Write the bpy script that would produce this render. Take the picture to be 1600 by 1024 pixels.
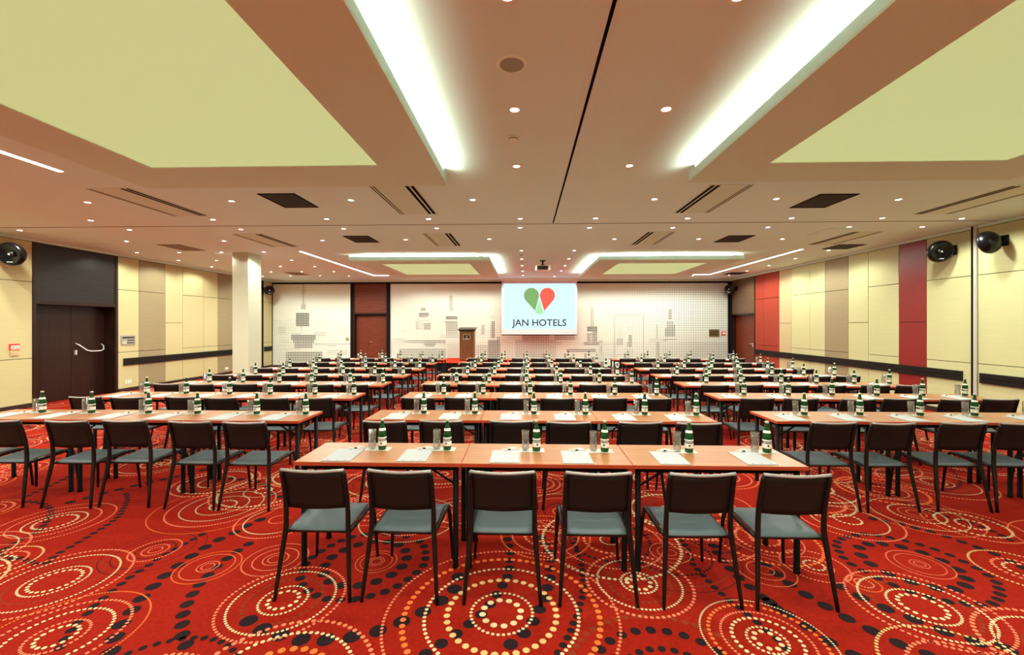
import bpy, math, random
from mathutils import Vector, Matrix

for o in list(bpy.data.objects):
    bpy.data.objects.remove(o, do_unlink=True)
SC = bpy.context.scene
COL = SC.collection
R = math.radians

# ------------------------------------------------------------------ camera
EYE = 1.74
FPX = 667.0
YAW = math.atan(20.0 / FPX)
HOR = 508.0
cd = bpy.data.cameras.new('camera')
cam = bpy.data.objects.new('camera', cd)
COL.objects.link(cam)
cam.location = (0, 0, EYE)
cam.rotation_euler = (R(90), 0, YAW)
cd.sensor_width = 36
cd.lens = 36 * FPX / 1600
cd.shift_y = (HOR - 512) / 1600
cd.clip_start = 0.05
SC.camera = cam

# ------------------------------------------------------------------ world, exposure, fill
w = bpy.data.worlds.new('world')
SC.world = w
w.use_nodes = True
w.node_tree.nodes['Background'].inputs[0].default_value = (0.9, 0.95, 1, 1)
w.node_tree.nodes['Background'].inputs[1].default_value = 0.3
vs = SC.view_settings
vs.view_transform = 'Standard'
vs.look = 'None'
vs.gamma = 1
vs.use_curve_mapping = False
vs.exposure = 0.54
SC.cycles.use_denoising = True
try:
    SC.cycles.denoiser = 'OPENIMAGEDENOISE'
except Exception:
    pass
SC.cycles.max_bounces = 10
SC.cycles.diffuse_bounces = 7
SC.cycles.glossy_bounces = 3
SC.cycles.transmission_bounces = 6
SC.cycles.transparent_max_bounces = 8
SC.cycles.sample_clamp_indirect = 4
SC.cycles.caustics_reflective = False
SC.cycles.caustics_refractive = False
SC.cycles.use_light_tree = True
SPOT_W = 60.0
COVE_W = 66.0
STRIP_E = 9.0
PANEL_E = 0.47
CEIL = 3.56
XL, XR, YB, YR = -10.4, 8.25, 17.3, -3.6

# ------------------------------------------------------------------ measuring helpers (photo pixel -> room point)
CP, SP_ = math.cos(YAW), math.sin(YAW)


def plane_pt(px, py, z):
    t = FPX * (EYE - z) / (py - HOR)
    a = (px - 800) / FPX
    return (t * (a * CP - SP_), t * (a * SP_ + CP))


def on_floor(px, py):
    return plane_pt(px, py, 0.0)


def on_ceiling(px, py):
    return plane_pt(px, py, CEIL)


def side_y(px, X):
    a = (px - 800) / FPX
    return X * (a * SP_ + CP) / (a * CP - SP_)


def back_x(px, Y=YB):
    a = (px - 800) / FPX
    return Y * (a * CP - SP_) / (a * SP_ + CP)


# ------------------------------------------------------------------ materials
def lin(c):
    r = []
    for v in c:
        v = v / 255.0
        r.append(v / 12.92 if v <= 0.04045 else ((v + 0.055) / 1.055) ** 2.4)
    return (r[0], r[1], r[2], 1)


def mat(name, rgb, rough=0.6, metal=0.0, emit=None, es=0.0, trans=0.0, ior=1.45, spec=0.5, bump=None, var=None, stretch=None, coat=0.0):
    m = bpy.data.materials.new(name)
    m.use_nodes = True
    nt = m.node_tree
    b = nt.nodes['Principled BSDF']
    b.inputs['Base Color'].default_value = lin(rgb)
    b.inputs['Roughness'].default_value = rough
    b.inputs['Metallic'].default_value = metal
    b.inputs['IOR'].default_value = ior
    b.inputs['Transmission Weight'].default_value = trans
    b.inputs['Specular IOR Level'].default_value = spec
    b.inputs['Coat Weight'].default_value = coat
    if emit:
        b.inputs['Emission Color'].default_value = lin(emit)
        b.inputs['Emission Strength'].default_value = es
    if var or bump:
        tc = nt.nodes.new('ShaderNodeTexCoord')
        mp = nt.nodes.new('ShaderNodeMapping')
        if stretch:
            mp.inputs['Scale'].default_value = stretch
        nt.links.new(tc.outputs['Object'], mp.inputs['Vector'])
        nz = nt.nodes.new('ShaderNodeTexNoise')
        nz.inputs['Scale'].default_value = (var or bump)[0]
        nz.inputs['Detail'].default_value = 4
        nt.links.new(mp.outputs['Vector'], nz.inputs['Vector'])
        if var:
            cr = nt.nodes.new('ShaderNodeValToRGB')
            cr.color_ramp.elements[0].position = 0.3
            cr.color_ramp.elements[1].position = 0.7
            cr.color_ramp.elements[0].color = lin(var[1])
            cr.color_ramp.elements[1].color = lin(var[2])
            nt.links.new(nz.outputs['Fac'], cr.inputs['Fac'])
            nt.links.new(cr.outputs['Color'], b.inputs['Base Color'])
        if bump:
            n2 = nt.nodes.new('ShaderNodeTexNoise')
            n2.inputs['Scale'].default_value = bump[0]
            nt.links.new(mp.outputs['Vector'], n2.inputs['Vector'])
            bp = nt.nodes.new('ShaderNodeBump')
            bp.inputs['Strength'].default_value = bump[1]
            bp.inputs['Distance'].default_value = 0.002
            nt.links.new(n2.outputs['Fac'], bp.inputs['Height'])
            nt.links.new(bp.outputs['Normal'], b.inputs['Normal'])
    return m


M = {}
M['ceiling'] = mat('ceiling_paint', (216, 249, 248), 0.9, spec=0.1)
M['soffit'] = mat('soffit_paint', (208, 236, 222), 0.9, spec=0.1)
M['fit'] = mat('ceiling_fitting_white', (226, 252, 240), 0.6)
M['cream'] = mat('cream_laminate', (186, 179, 134), 0.55, spec=0.3, var=(3.0, (184, 177, 132), (188, 181, 137)), stretch=(1, 1, 14))
M['cream_r'] = mat('pale_yellow_laminate', (188, 188, 142), 0.55, spec=0.3, var=(3.0, (186, 186, 140), (190, 190, 145)), stretch=(1, 1, 14))
M['taupe'] = mat('taupe_laminate', (144, 132, 102), 0.5, spec=0.3, var=(3.0, (141, 129, 99), (147, 135, 105)), stretch=(1, 1, 14))
M['beige'] = mat('beige_laminate', (186, 170, 130), 0.5, spec=0.3, var=(3.0, (183, 167, 127), (189, 173, 133)), stretch=(1, 1, 14))
M['redpanel'] = mat('orange_red_laminate', (150, 52, 34), 0.45, spec=0.3, var=(3.0, (147, 50, 32), (153, 54, 36)), stretch=(1, 1, 10))
M['wine'] = mat('wine_red_laminate', (128, 32, 26), 0.35, spec=0.5, var=(3.0, (125, 30, 25), (131, 34, 28)), stretch=(1, 1, 10))
M['gap'] = mat('dark_backing', (40, 30, 22), 0.9, spec=0.1)
M['rail'] = mat('black_brown_rail', (16, 11, 9), 0.5, spec=0.3)
M['base'] = mat('dark_skirting', (45, 25, 18), 0.5)
M['wenge'] = mat('wenge_wood', (38, 21, 16), 0.35, spec=0.35, var=(2.5, (30, 16, 12), (46, 26, 20)), stretch=(14, 14, 0.8))
M['wengeh'] = mat('wenge_wood_horizontal', (32, 28, 28), 0.35, spec=0.4, var=(2.5, (26, 22, 22), (38, 34, 34)), stretch=(0.8, 0.8, 14))
M['mahog'] = mat('red_brown_veneer', (104, 44, 24), 0.4, var=(2.5, (92, 36, 20), (118, 52, 30)), stretch=(0.8, 0.8, 14))
M['brownbay'] = mat('grey_brown_veneer', (96, 74, 54), 0.5, var=(2.5, (88, 68, 50), (104, 80, 60)), stretch=(0.8, 0.8, 14))
M['black'] = mat('black_frame', (9, 8, 8), 0.7, spec=0.2)
M['perf'] = mat('perforated_cream_board', (230, 240, 230), 0.6, spec=0.2)
M['dark'] = mat('dark_board', (32, 34, 42), 0.8)
M['column'] = mat('column_plaster', (196, 200, 178), 0.85, spec=0.1)
M['carpet'] = mat('red_carpet', (134, 25, 13), 0.95, spec=0.05, var=(38.0, (128, 22, 11), (141, 29, 16)), bump=(220.0, 0.6))
M['d_black'] = mat('carpet_dot_black', (34, 24, 28), 0.95, spec=0.05)
M['d_brown'] = mat('carpet_dot_brown', (120, 48, 26), 0.95, spec=0.05)
M['d_pink'] = mat('carpet_dot_salmon', (224, 120, 88), 0.95, spec=0.05)
M['d_orange'] = mat('carpet_dot_orange', (226, 110, 52), 0.95, spec=0.05)
M['d_cream'] = mat('carpet_dot_cream', (208, 187, 143), 0.95, spec=0.05)
M['d_olive'] = mat('carpet_dot_olive', (202, 170, 112), 0.95, spec=0.05)
M['top'] = mat('cherry_veneer', (146, 94, 51), 0.32, spec=0.30, var=(1.6, (139, 87, 46), (153, 102, 58)), stretch=(0.9, 9, 9))
M['edge'] = mat('cherry_edge_band', (170, 62, 34), 0.4)
M['frame'] = mat('chair_frame_brown_black', (19, 13, 12), 0.4, spec=0.35)
M['leg'] = mat('table_leg_black', (9, 8, 8), 0.6, spec=0.12)
M['back'] = mat('backrest_sling_dark_brown', (24, 17, 14), 0.6, spec=0.3, bump=(600.0, 0.3))
M['seat'] = mat('seat_sling_slate', (72, 86, 91), 0.5, spec=0.5, bump=(600.0, 0.3))
M['toprail'] = mat('highlight_top_rail', (150, 150, 148), 0.25, spec=0.6)  # light grey colour carries the highlight along the backrest's top edge
M['gloss'] = mat('gloss_black_speaker', (5, 6, 9), 0.28, spec=0.35)
M['chrome'] = mat('chrome', (225, 225, 225), 0.3, metal=0.5)
M['steel'] = mat('brushed_steel', (190, 188, 178), 0.4, metal=0.2)
M['white'] = mat('white_plastic', (240, 238, 230), 0.5)
M['greyplate'] = mat('grey_plate', (150, 150, 140), 0.5)
M['slot'] = mat('black_slot', (4, 4, 5), 0.9, spec=0.1)
M['grille'] = mat('dark_grille', (34, 30, 28), 0.6)
M['pale_grille'] = mat('pale_grille', (150, 138, 118), 0.7)
M['spk_grille'] = mat('ceiling_speaker_grille', (150, 166, 150), 0.7)
M['sign_red'] = mat('sign_red', (214, 50, 36), 0.5)
M['paper'] = mat('white_paper', (158, 162, 164), 0.7, spec=0.2)
M['napkin'] = mat('paper_coaster', (180, 182, 172), 0.8, spec=0.2)
M['ink'] = mat('grey_ink', (90, 90, 96), 0.8)
M['glass'] = mat('clear_glass', (252, 252, 252), 0.0, trans=1.0, ior=1.35, spec=0.5)
_g = M['glass']
_nt = _g.node_tree
_nt.nodes.clear()
_o = _nt.nodes.new('ShaderNodeOutputMaterial')
_mx = _nt.nodes.new('ShaderNodeMixShader')
_lw = _nt.nodes.new('ShaderNodeLayerWeight')
_lw.inputs['Blend'].default_value = 0.35
_mr = _nt.nodes.new('ShaderNodeMapRange')
_mr.inputs['To Min'].default_value = 0.05
_mr.inputs['To Max'].default_value = 0.75
_tr = _nt.nodes.new('ShaderNodeBsdfTransparent')
_tr.inputs['Color'].default_value = (.93, .93, .93, 1)
_gl = _nt.nodes.new('ShaderNodeBsdfGlossy')
_gl.inputs['Roughness'].default_value = 0.08
_nt.links.new(_lw.outputs['Facing'], _mr.inputs['Value'])
_nt.links.new(_mr.outputs['Result'], _mx.inputs['Fac'])
_nt.links.new(_tr.outputs[0], _mx.inputs[1])
_nt.links.new(_gl.outputs[0], _mx.inputs[2])
_nt.links.new(_mx.outputs[0], _o.inputs['Surface'])
M['bottle'] = mat('green_bottle_glass', (6, 96, 42), 0.04, trans=0.55, ior=1.45, spec=0.8)
M['label'] = mat('bottle_label_white', (240, 240, 232), 0.5)
M['labelband'] = mat('bottle_label_band', (24, 40, 30), 0.5)
M['cap'] = mat('bottle_cap', (190, 196, 170), 0.3, metal=0.5)
M['led'] = mat('led_strip', (255, 255, 245), 0.5, emit=(255, 250, 232), es=STRIP_E)
M['lamp'] = mat('downlight_lens', (255, 255, 245), 0.5, emit=(255, 248, 232), es=14.0)
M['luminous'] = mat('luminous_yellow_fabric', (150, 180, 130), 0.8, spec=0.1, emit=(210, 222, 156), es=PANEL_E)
M['lectern'] = mat('lectern_veneer', (112, 76, 42), 0.45, var=(3.0, (100, 66, 36), (124, 86, 48)), stretch=(10, 10, 1))
M['lecterntop'] = mat('lectern_dark_top', (42, 30, 22), 0.4)
M['stage'] = mat('stage_red_carpet', (206, 60, 36), 0.95, spec=0.05)
M['screenedge'] = mat('projection_screen_border', (226, 216, 222), 0.7)
M['brass'] = mat('engraved_plate', (96, 84, 50), 0.45, metal=0.3)
for k, c in dict(pic=(206, 236, 248), lgreen=(120, 170, 98), lred=(240, 88, 66), lpale=(166, 232, 160), ltext=(24, 28, 38)).items():
    M[k] = mat('projected_' + k, (40, 40, 40), 0.8, spec=0.0, emit=c, es=0.76 if k != 'pic' else 0.80)


# ------------------------------------------------------------------ mesh builder
class MB:
    def __init__(s):
        s.v = []
        s.f = []
        s.sm = []

    def add(s, vs_, fs, smooth=False):
        n = len(s.v)
        s.v += [tuple(v) for v in vs_]
        for f in fs:
            s.f.append(tuple(i + n for i in f))
            s.sm.append(smooth)
        return s

    def box(s, x0, x1, y0, y1, z0, z1):
        x0, x1 = min(x0, x1), max(x0, x1)
        y0, y1 = min(y0, y1), max(y0, y1)
        z0, z1 = min(z0, z1), max(z0, z1)
        vs_ = [(x0, y0, z0), (x1, y0, z0), (x1, y1, z0), (x0, y1, z0), (x0, y0, z1), (x1, y0, z1), (x1, y1, z1), (x0, y1, z1)]
        return s.add(vs_, [(0, 3, 2, 1), (4, 5, 6, 7), (0, 1, 5, 4), (1, 2, 6, 5), (2, 3, 7, 6), (3, 0, 4, 7)])

    def bevbox(s, x0, x1, y0, y1, z0, z1, b):
        # box with chamfered vertical and horizontal edges
        def ring(i, z):
            X0, X1, Y0, Y1 = x0 + i, x1 - i, y0 + i, y1 - i
            c = b
            return [(X0 + c, Y0, z), (X1 - c, Y0, z), (X1, Y0 + c, z), (X1, Y1 - c, z), (X1 - c, Y1, z), (X0 + c, Y1, z), (X0, Y1 - c, z), (X0, Y0 + c, z)]
        rs = [ring(b, z0), ring(0, z0 + b), ring(0, z1 - b), ring(b, z1)]
        vs_ = sum(rs, [])
        fs = [tuple(range(7, -1, -1)), tuple(range(24, 32))]
        for k in range(3):
            for i in range(8):
                j = (i + 1) % 8
                fs.append((k * 8 + i, k * 8 + j, k * 8 + 8 + j, k * 8 + 8 + i))
        return s.add(vs_, fs)

    def lathe(s, prof, c=(0, 0, 0), seg=16, axis='Z', caps=True, smooth=True):
        vs_ = []
        for r, h in prof:
            for i in range(seg):
                a = 2 * math.pi * i / seg
                p = (r * math.cos(a), r * math.sin(a), h)
                if axis == 'Y':
                    p = (p[0], p[2], -p[1])
                if axis == 'X':
                    p = (p[2], p[0], p[1])
                vs_.append((p[0] + c[0], p[1] + c[1], p[2] + c[2]))
        fs = []
        for k in range(len(prof) - 1):
            for i in range(seg):
                j = (i + 1) % seg
                fs.append((k * seg + i, k * seg + j, (k + 1) * seg + j, (k + 1) * seg + i))
        s.add(vs_, fs, smooth)
        if caps:
            n = len(s.v) - len(vs_)
            if prof[0][0] > 1e-5:
                s.f.append(tuple(n + i for i in range(seg - 1, -1, -1)))
                s.sm.append(False)
            if prof[-1][0] > 1e-5:
                b = n + (len(prof) - 1) * seg
                s.f.append(tuple(b + i for i in range(seg)))
                s.sm.append(False)
        return s

    def tube(s, pts, rad, seg=8, flat=1.0):
        pts = [Vector(p) for p in pts]
        if not isinstance(rad, (list, tuple)):
            rad = [rad] * len(pts)
        vs_ = []
        up = None
        for i, p in enumerate(pts):
            d = (pts[min(i + 1, len(pts) - 1)] - pts[max(i - 1, 0)]).normalized()
            if up is None:
                ref = Vector((0, 0, 1)) if abs(d.z) < 0.9 else Vector((1, 0, 0))
                up = d.cross(ref).normalized()
            else:
                up = (up - d * up.dot(d)).normalized()
            q = d.cross(up).normalized()
            for k in range(seg):
                a = 2 * math.pi * k / seg
                vs_.append(p + up * math.cos(a) * rad[i] + q * math.sin(a) * rad[i] * flat)
        fs = []
        for i in range(len(pts) - 1):
            for k in range(seg):
                j = (k + 1) % seg
                fs.append((i * seg + k, i * seg + j, (i + 1) * seg + j, (i + 1) * seg + k))
        n = len(s.v)
        s.add(vs_, fs, True)
        s.f.append(tuple(n + k for k in range(seg - 1, -1, -1)))
        s.sm.append(False)
        b = n + (len(pts) - 1) * seg
        s.f.append(tuple(b + k for k in range(seg)))
        s.sm.append(False)
        return s

    def sheet(s, fn, nu, nv, th):
        # fn(u,v) -> point ; thick sheet along its normal
        top = [[Vector(fn(i / nu, j / nv)) for j in range(nv + 1)] for i in range(nu + 1)]
        nrm = {}
        for i in range(nu + 1):
            for j in range(nv + 1):
                a = top[min(i + 1, nu)][j] - top[max(i - 1, 0)][j]
                b = top[i][min(j + 1, nv)] - top[i][max(j - 1, 0)]
                nrm[i, j] = a.cross(b).normalized() * th
        W = nv + 1
        vs_ = [top[i][j] for i in range(nu + 1) for j in range(W)] + [top[i][j] - nrm[i, j] for i in range(nu + 1) for j in range(W)]
        o = (nu + 1) * W
        fs = []
        for i in range(nu):
            for j in range(nv):
                a, b, c, d = i * W + j, (i + 1) * W + j, (i + 1) * W + j + 1, i * W + j + 1
                fs.append((a, b, c, d))
                fs.append((o + d, o + c, o + b, o + a))
        for i in range(nu):
            a, b = i * W, (i + 1) * W
            fs.append((a, o + a, o + b, b))
            a, b = i * W + nv, (i + 1) * W + nv
            fs.append((b, o + b, o + a, a))
        for j in range(nv):
            fs.append((j + 1, o + j + 1, o + j, j))
            a, b = nu * W + j, nu * W + j + 1
            fs.append((a, o + a, o + b, b))
        return s.add(vs_, fs, True)

    def data(s, name, m):
        me = bpy.data.meshes.new(name)
        me.from_pydata(s.v, [], s.f)
        me.polygons.foreach_set('use_smooth', s.sm)
        if m is not None:
            me.materials.append(m)
        me.update()
        return me

    def build(s, name, m, parent=None, loc=None, rot=None):
        return link(name, s.data(name, m), parent, loc, rot)


def link(name, data, parent=None, loc=None, rot=None):
    o = bpy.data.objects.new(name, data)
    COL.objects.link(o)
    if parent is not None:
        o.parent = parent
    if loc is not None:
        o.location = loc
    if rot is not None:
        o.rotation_euler = rot
    return o


def box(x0, x1, y0, y1, z0, z1):
    return MB().box(x0, x1, y0, y1, z0, z1)


def tag(o, label=None, cat=None, group=None, kind=None):
    if label:
        o['label'] = label
    if cat:
        o['category'] = cat
    if group:
        o['group'] = group
    if kind:
        o['kind'] = kind
    return o


def thing(name, label, cat, loc=(0, 0, 0), rz=0.0, group=None):
    o = link(name, None, None, loc, (0, 0, rz))
    o.empty_display_size = 0.1
    return tag(o, label, cat, group)


KIDS = {}


def tree_copy(o, label, loc, rz=0.0):
    if o.name not in KIDS:
        allo = [(c, [g for g in COL.objects if g.parent == c]) for c in COL.objects if c.parent == o]
        KIDS[o.name] = allo
    r = o.copy()
    COL.objects.link(r)
    r.location = loc
    r.rotation_euler = (0, 0, rz)
    r['label'] = label
    for c, gs in KIDS[o.name]:
        c2 = c.copy()
        COL.objects.link(c2)
        c2.parent = r
        for g in gs:
            g2 = g.copy()
            COL.objects.link(g2)
            g2.parent = c2
    return r


def placed(o, first, label, loc, rz=0.0):
    if first:
        o.location = loc
        o.rotation_euler = (0, 0, rz)
        o['label'] = label
        return o
    return tree_copy(o, label, loc, rz)


def text_mesh(name, body, size, m, parent, loc, rot, extrude=0.002, xs=1.0, bold=0.0):
    cu = bpy.data.curves.new(name, 'FONT')
    cu.body = body
    cu.size = size
    cu.extrude = extrude
    cu.offset = bold
    cu.align_x = 'CENTER'
    cu.align_y = 'CENTER'
    cu.resolution_u = 3
    tmp = bpy.data.objects.new(name + '_tmp', cu)
    COL.objects.link(tmp)
    bpy.context.view_layer.update()
    me = bpy.data.meshes.new_from_object(tmp)
    bpy.data.objects.remove(tmp)
    me.materials.clear()
    me.materials.append(m)
    me.transform(Matrix.Diagonal((xs, 1, 1, 1)))
    return link(name, me, parent, loc, rot)


rnd = random.Random(7)

# ================================================================== SHELL
floor = box(XL - 0.5, XR + 0.4, YR - 0.1, YB + 0.4, -0.1, 0.0).build('floor', M['carpet'])
tag(floor, kind='structure')
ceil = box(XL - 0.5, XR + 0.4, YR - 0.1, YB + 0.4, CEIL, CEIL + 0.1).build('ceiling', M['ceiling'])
tag(ceil, kind='structure')

# ---- carpet dots: flat woven dots as thin discs on the floor
layers = {k: MB() for k in ('d_black', 'd_brown', 'd_pink', 'd_orange', 'd_cream', 'd_olive')}
ZL = dict(d_brown=0.0006, d_black=0.0009, d_olive=0.0012, d_orange=0.0014, d_pink=0.0016, d_cream=0.0018)


def dot(k, x, y, r):
    if not (XL + r < x < XR - r and YR + r < y < YB - r):
        return
    n = 12 if r > 0.015 and y < 6 else (8 if y < 7 else 5)
    mb = layers[k]
    b = len(mb.v)
    for i in range(n):
        a = 2 * math.pi * i / n
        mb.v.append((x + r * math.cos(a), y + r * math.sin(a), ZL[k]))
    mb.f.append(tuple(range(b, b + n)))
    mb.sm.append(False)


def ring(k, cx, cy, rad, r, gap=2.6):
    n = max(6, int(2 * math.pi * rad / (r * gap)))
    if n * r > 30:
        return
    ph = rnd.random()
    for i in range(n):
        a = 2 * math.pi * (i + ph) / n
        dot(k, cx + rad * math.cos(a), cy + rad * math.sin(a), r)


def chain_pts(k, pts, r0, gap=3.1, r1=None):
    r1 = r0 if r1 is None else r1
    # catmull-rom through pts, resampled
    P = [Vector(p) for p in pts]
    P = [P[0] * 2 - P[1]] + P + [P[-1] * 2 - P[-2]]
    fine = []
    for i in range(1, len(P) - 2):
        for j in range(12):
            t = j / 12
            a, b, c, d = P[i - 1], P[i], P[i + 1], P[i + 2]
            fine.append(0.5 * ((2 * b) + (c - a) * t + (2 * a - 5 * b + 4 * c - d) * t * t + (3 * b - a - 3 * c + d) * t ** 3))
    tot = sum((fine[i + 1] - fine[i]).length for i in range(len(fine) - 1))
    acc, nxt, run = 0.0, 0.0, 0.0
    for i in range(len(fine) - 1):
        L = (fine[i + 1] - fine[i]).length
        while nxt <= run + L and L > 0:
            q = fine[i].lerp(fine[i + 1], (nxt - run) / L)
            rr = r0 + (r1 - r0) * (nxt / tot)
            dot(k, q.x, q.y, rr)
            nxt += rr * gap
        run += L


def zc(ox, oy, pts):
    return [on_floor(ox + x / 3.81, oy + y / 3.81) for x, y in pts]


# rings measured on the carpet in front: centre pixel, then (ring radius px, kind, dot radius m)
RINGS = [
    ((784, 958), [(30, 'd_cream', .0205), (48, 'd_cream', .0105), (85, 'd_olive', .0195), (119, 'd_cream', .012), (151, 'd_orange', .018), (180, 'd_pink', .010)]),
    ((1441, 948), [(29, 'd_cream', .014), (43, 'd_cream', .009), (64, 'd_brown', .014), (79, 'd_cream', .009), (96, 'd_pink', .010)]),
    ((1437, 882), [(7, 'd_pink', .004), (12, 'd_pink', .004), (30, 'd_pink', .0035), (40, 'd_pink', .0045)]),
    ((1199, 1001), [(19, 'd_cream', .015), (29, 'd_cream', .009), (50, 'd_cream', .012), (66, 'd_pink', .008), (84, 'd_orange', .012), (97, 'd_cream', .006)]),
    ((998, 911), [(18, 'd_cream', .016), (27, 'd_cream', .009), (48, 'd_brown', .014), (64, 'd_cream', .009), (80, 'd_pink', .012)]),
    ((1047, 864), [(9, 'd_pink', .004), (19, 'd_pink', .005), (30, 'd_pink', .005), (60, 'd_black', .012), (86, 'd_brown', .009), (100, 'd_black', .005)]),
    ((1057, 1079), [(40, 'd_cream', .02), (85, 'd_black', .022), (131, 'd_black', .03), (170, 'd_brown', .02)]),
    ((443, 938), [(22, 'd_cream', .014), (35, 'd_cream', .009), (56, 'd_brown', .013), (76, 'd_cream', .009), (90, 'd_pink', .010)]),
    ((431, 874), [(11, 'd_pink', .006), (18, 'd_pink', .006), (32, 'd_pink', .006), (46, 'd_pink', .006)]),
    ((588, 878), [(8, 'd_pink', .004), (12, 'd_pink', .004), (24, 'd_orange', .004), (31, 'd_pink', .004)]),
    ((425, 1075), [(45, 'd_cream', .02), (80, 'd_orange', .020), (119, 'd_cream', .012), (150, 'd_pink', .014)]),
    ((89, 995), [(25, 'd_cream', .012), (38, 'd_pink', .009), (66, 'd_cream', .010), (88, 'd_pink', .010), (112, 'd_orange', .006)]),
    ((87, 908), [(30, 'd_cream', .012), (40, 'd_cream', .008), (56, 'd_brown', .010), (75, 'd_cream', .008), (92, 'd_pink', .010)]),
    ((243, 860), [(9, 'd_pink', .005), (17, 'd_pink', .006), (25, 'd_black', .007), (33, 'd_pink', .007), (52, 'd_black', .005), (66, 'd_black', .004)]),
    ((325, 886), [(9, 'd_pink', .005), (15, 'd_pink', .005), (36, 'd_pink', .0045), (45, 'd_orange', .0045)]),
    ((-6, 880), [(20, 'd_cream', .012), (34, 'd_pink', .010), (50, 'd_olive', .009)]),
    ((87, 816), [(25, 'd_cream', .012), (36, 'd_cream', .008), (52, 'd_pink', .008), (70, 'd_pink', .007)]),
    ((349, 790), [(18, 'd_cream', .010), (35, 'd_cream', .007), (55, 'd_cream', .006), (72, 'd_pink', .008), (92, 'd_orange', .005)]),
    ((436, 812), [(14, 'd_pink', .007), (48, 'd_cream', .007), (60, 'd_pink', .008)]),
    ((1432, 803), [(12, 'd_pink', .006), (22, 'd_pink', .006), (34, 'd_cream', .010), (58, 'd_cream', .006), (74, 'd_pink', .006)]),
    ((1518, 820), [(18, 'd_cream', .012), (42, 'd_cream', .012), (58, 'd_pink', .008)]),
    ((1324, 812), [(18, 'd_cream', .011), (50, 'd_cream', .007), (68, 'd_pink', .008)]),
    ((1272, 884), [(14, 'd_cream', .010), (25, 'd_pink', .007), (46, 'd_pink', .008)]),
    ((1350, 912), [(12, 'd_pink', .006), (22, 'd_orange', .005)]),
    ((1600, 892), [(22, 'd_cream', .012), (34, 'd_pink', .012), (60, 'd_olive', .009)]),
    ((1196, 892), [(12, 'd_pink', .005), (26, 'd_pink', .005), (42, 'd_pink', .005)]),
    ((205, 1100), [(60, 'd_cream', .016), (100, 'd_pink', .012), (140, 'd_black', .02)]),
    ((1540, 1070), [(50, 'd_cream', .016), (90, 'd_pink', .012), (130, 'd_olive', .010)]),
    ((640, 810), [(20, 'd_cream', .010), (34, 'd_cream', .007), (56, 'd_pink', .008), (75, 'd_cream', .007)]),
    ((880, 800), [(16, 'd_pink', .007), (30, 'd_black', .010), (52, 'd_pink', .008), (70, 'd_cream', .007)]),
    ((1110, 790), [(20, 'd_cream', .010), (36, 'd_pink', .007), (60, 'd_pink', .008)]),
    ((720, 800), [(14, 'd_pink', .006), (40, 'd_cream', .008), (54, 'd_pink', .006)]),
]
centres = []
for (px, py), rs in RINGS:
    x, y = on_floor(px, py)
    s = EYE / (py - HOR)
    centres.append((x, y))
    for rp, k, r in rs:
        ring(k, x, y, rp * s, r, 2.9 if r > .009 else 2.7)
L5, L6, L7, L8 = (0, 764), (400, 764), (800, 764), (1180, 764)
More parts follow.
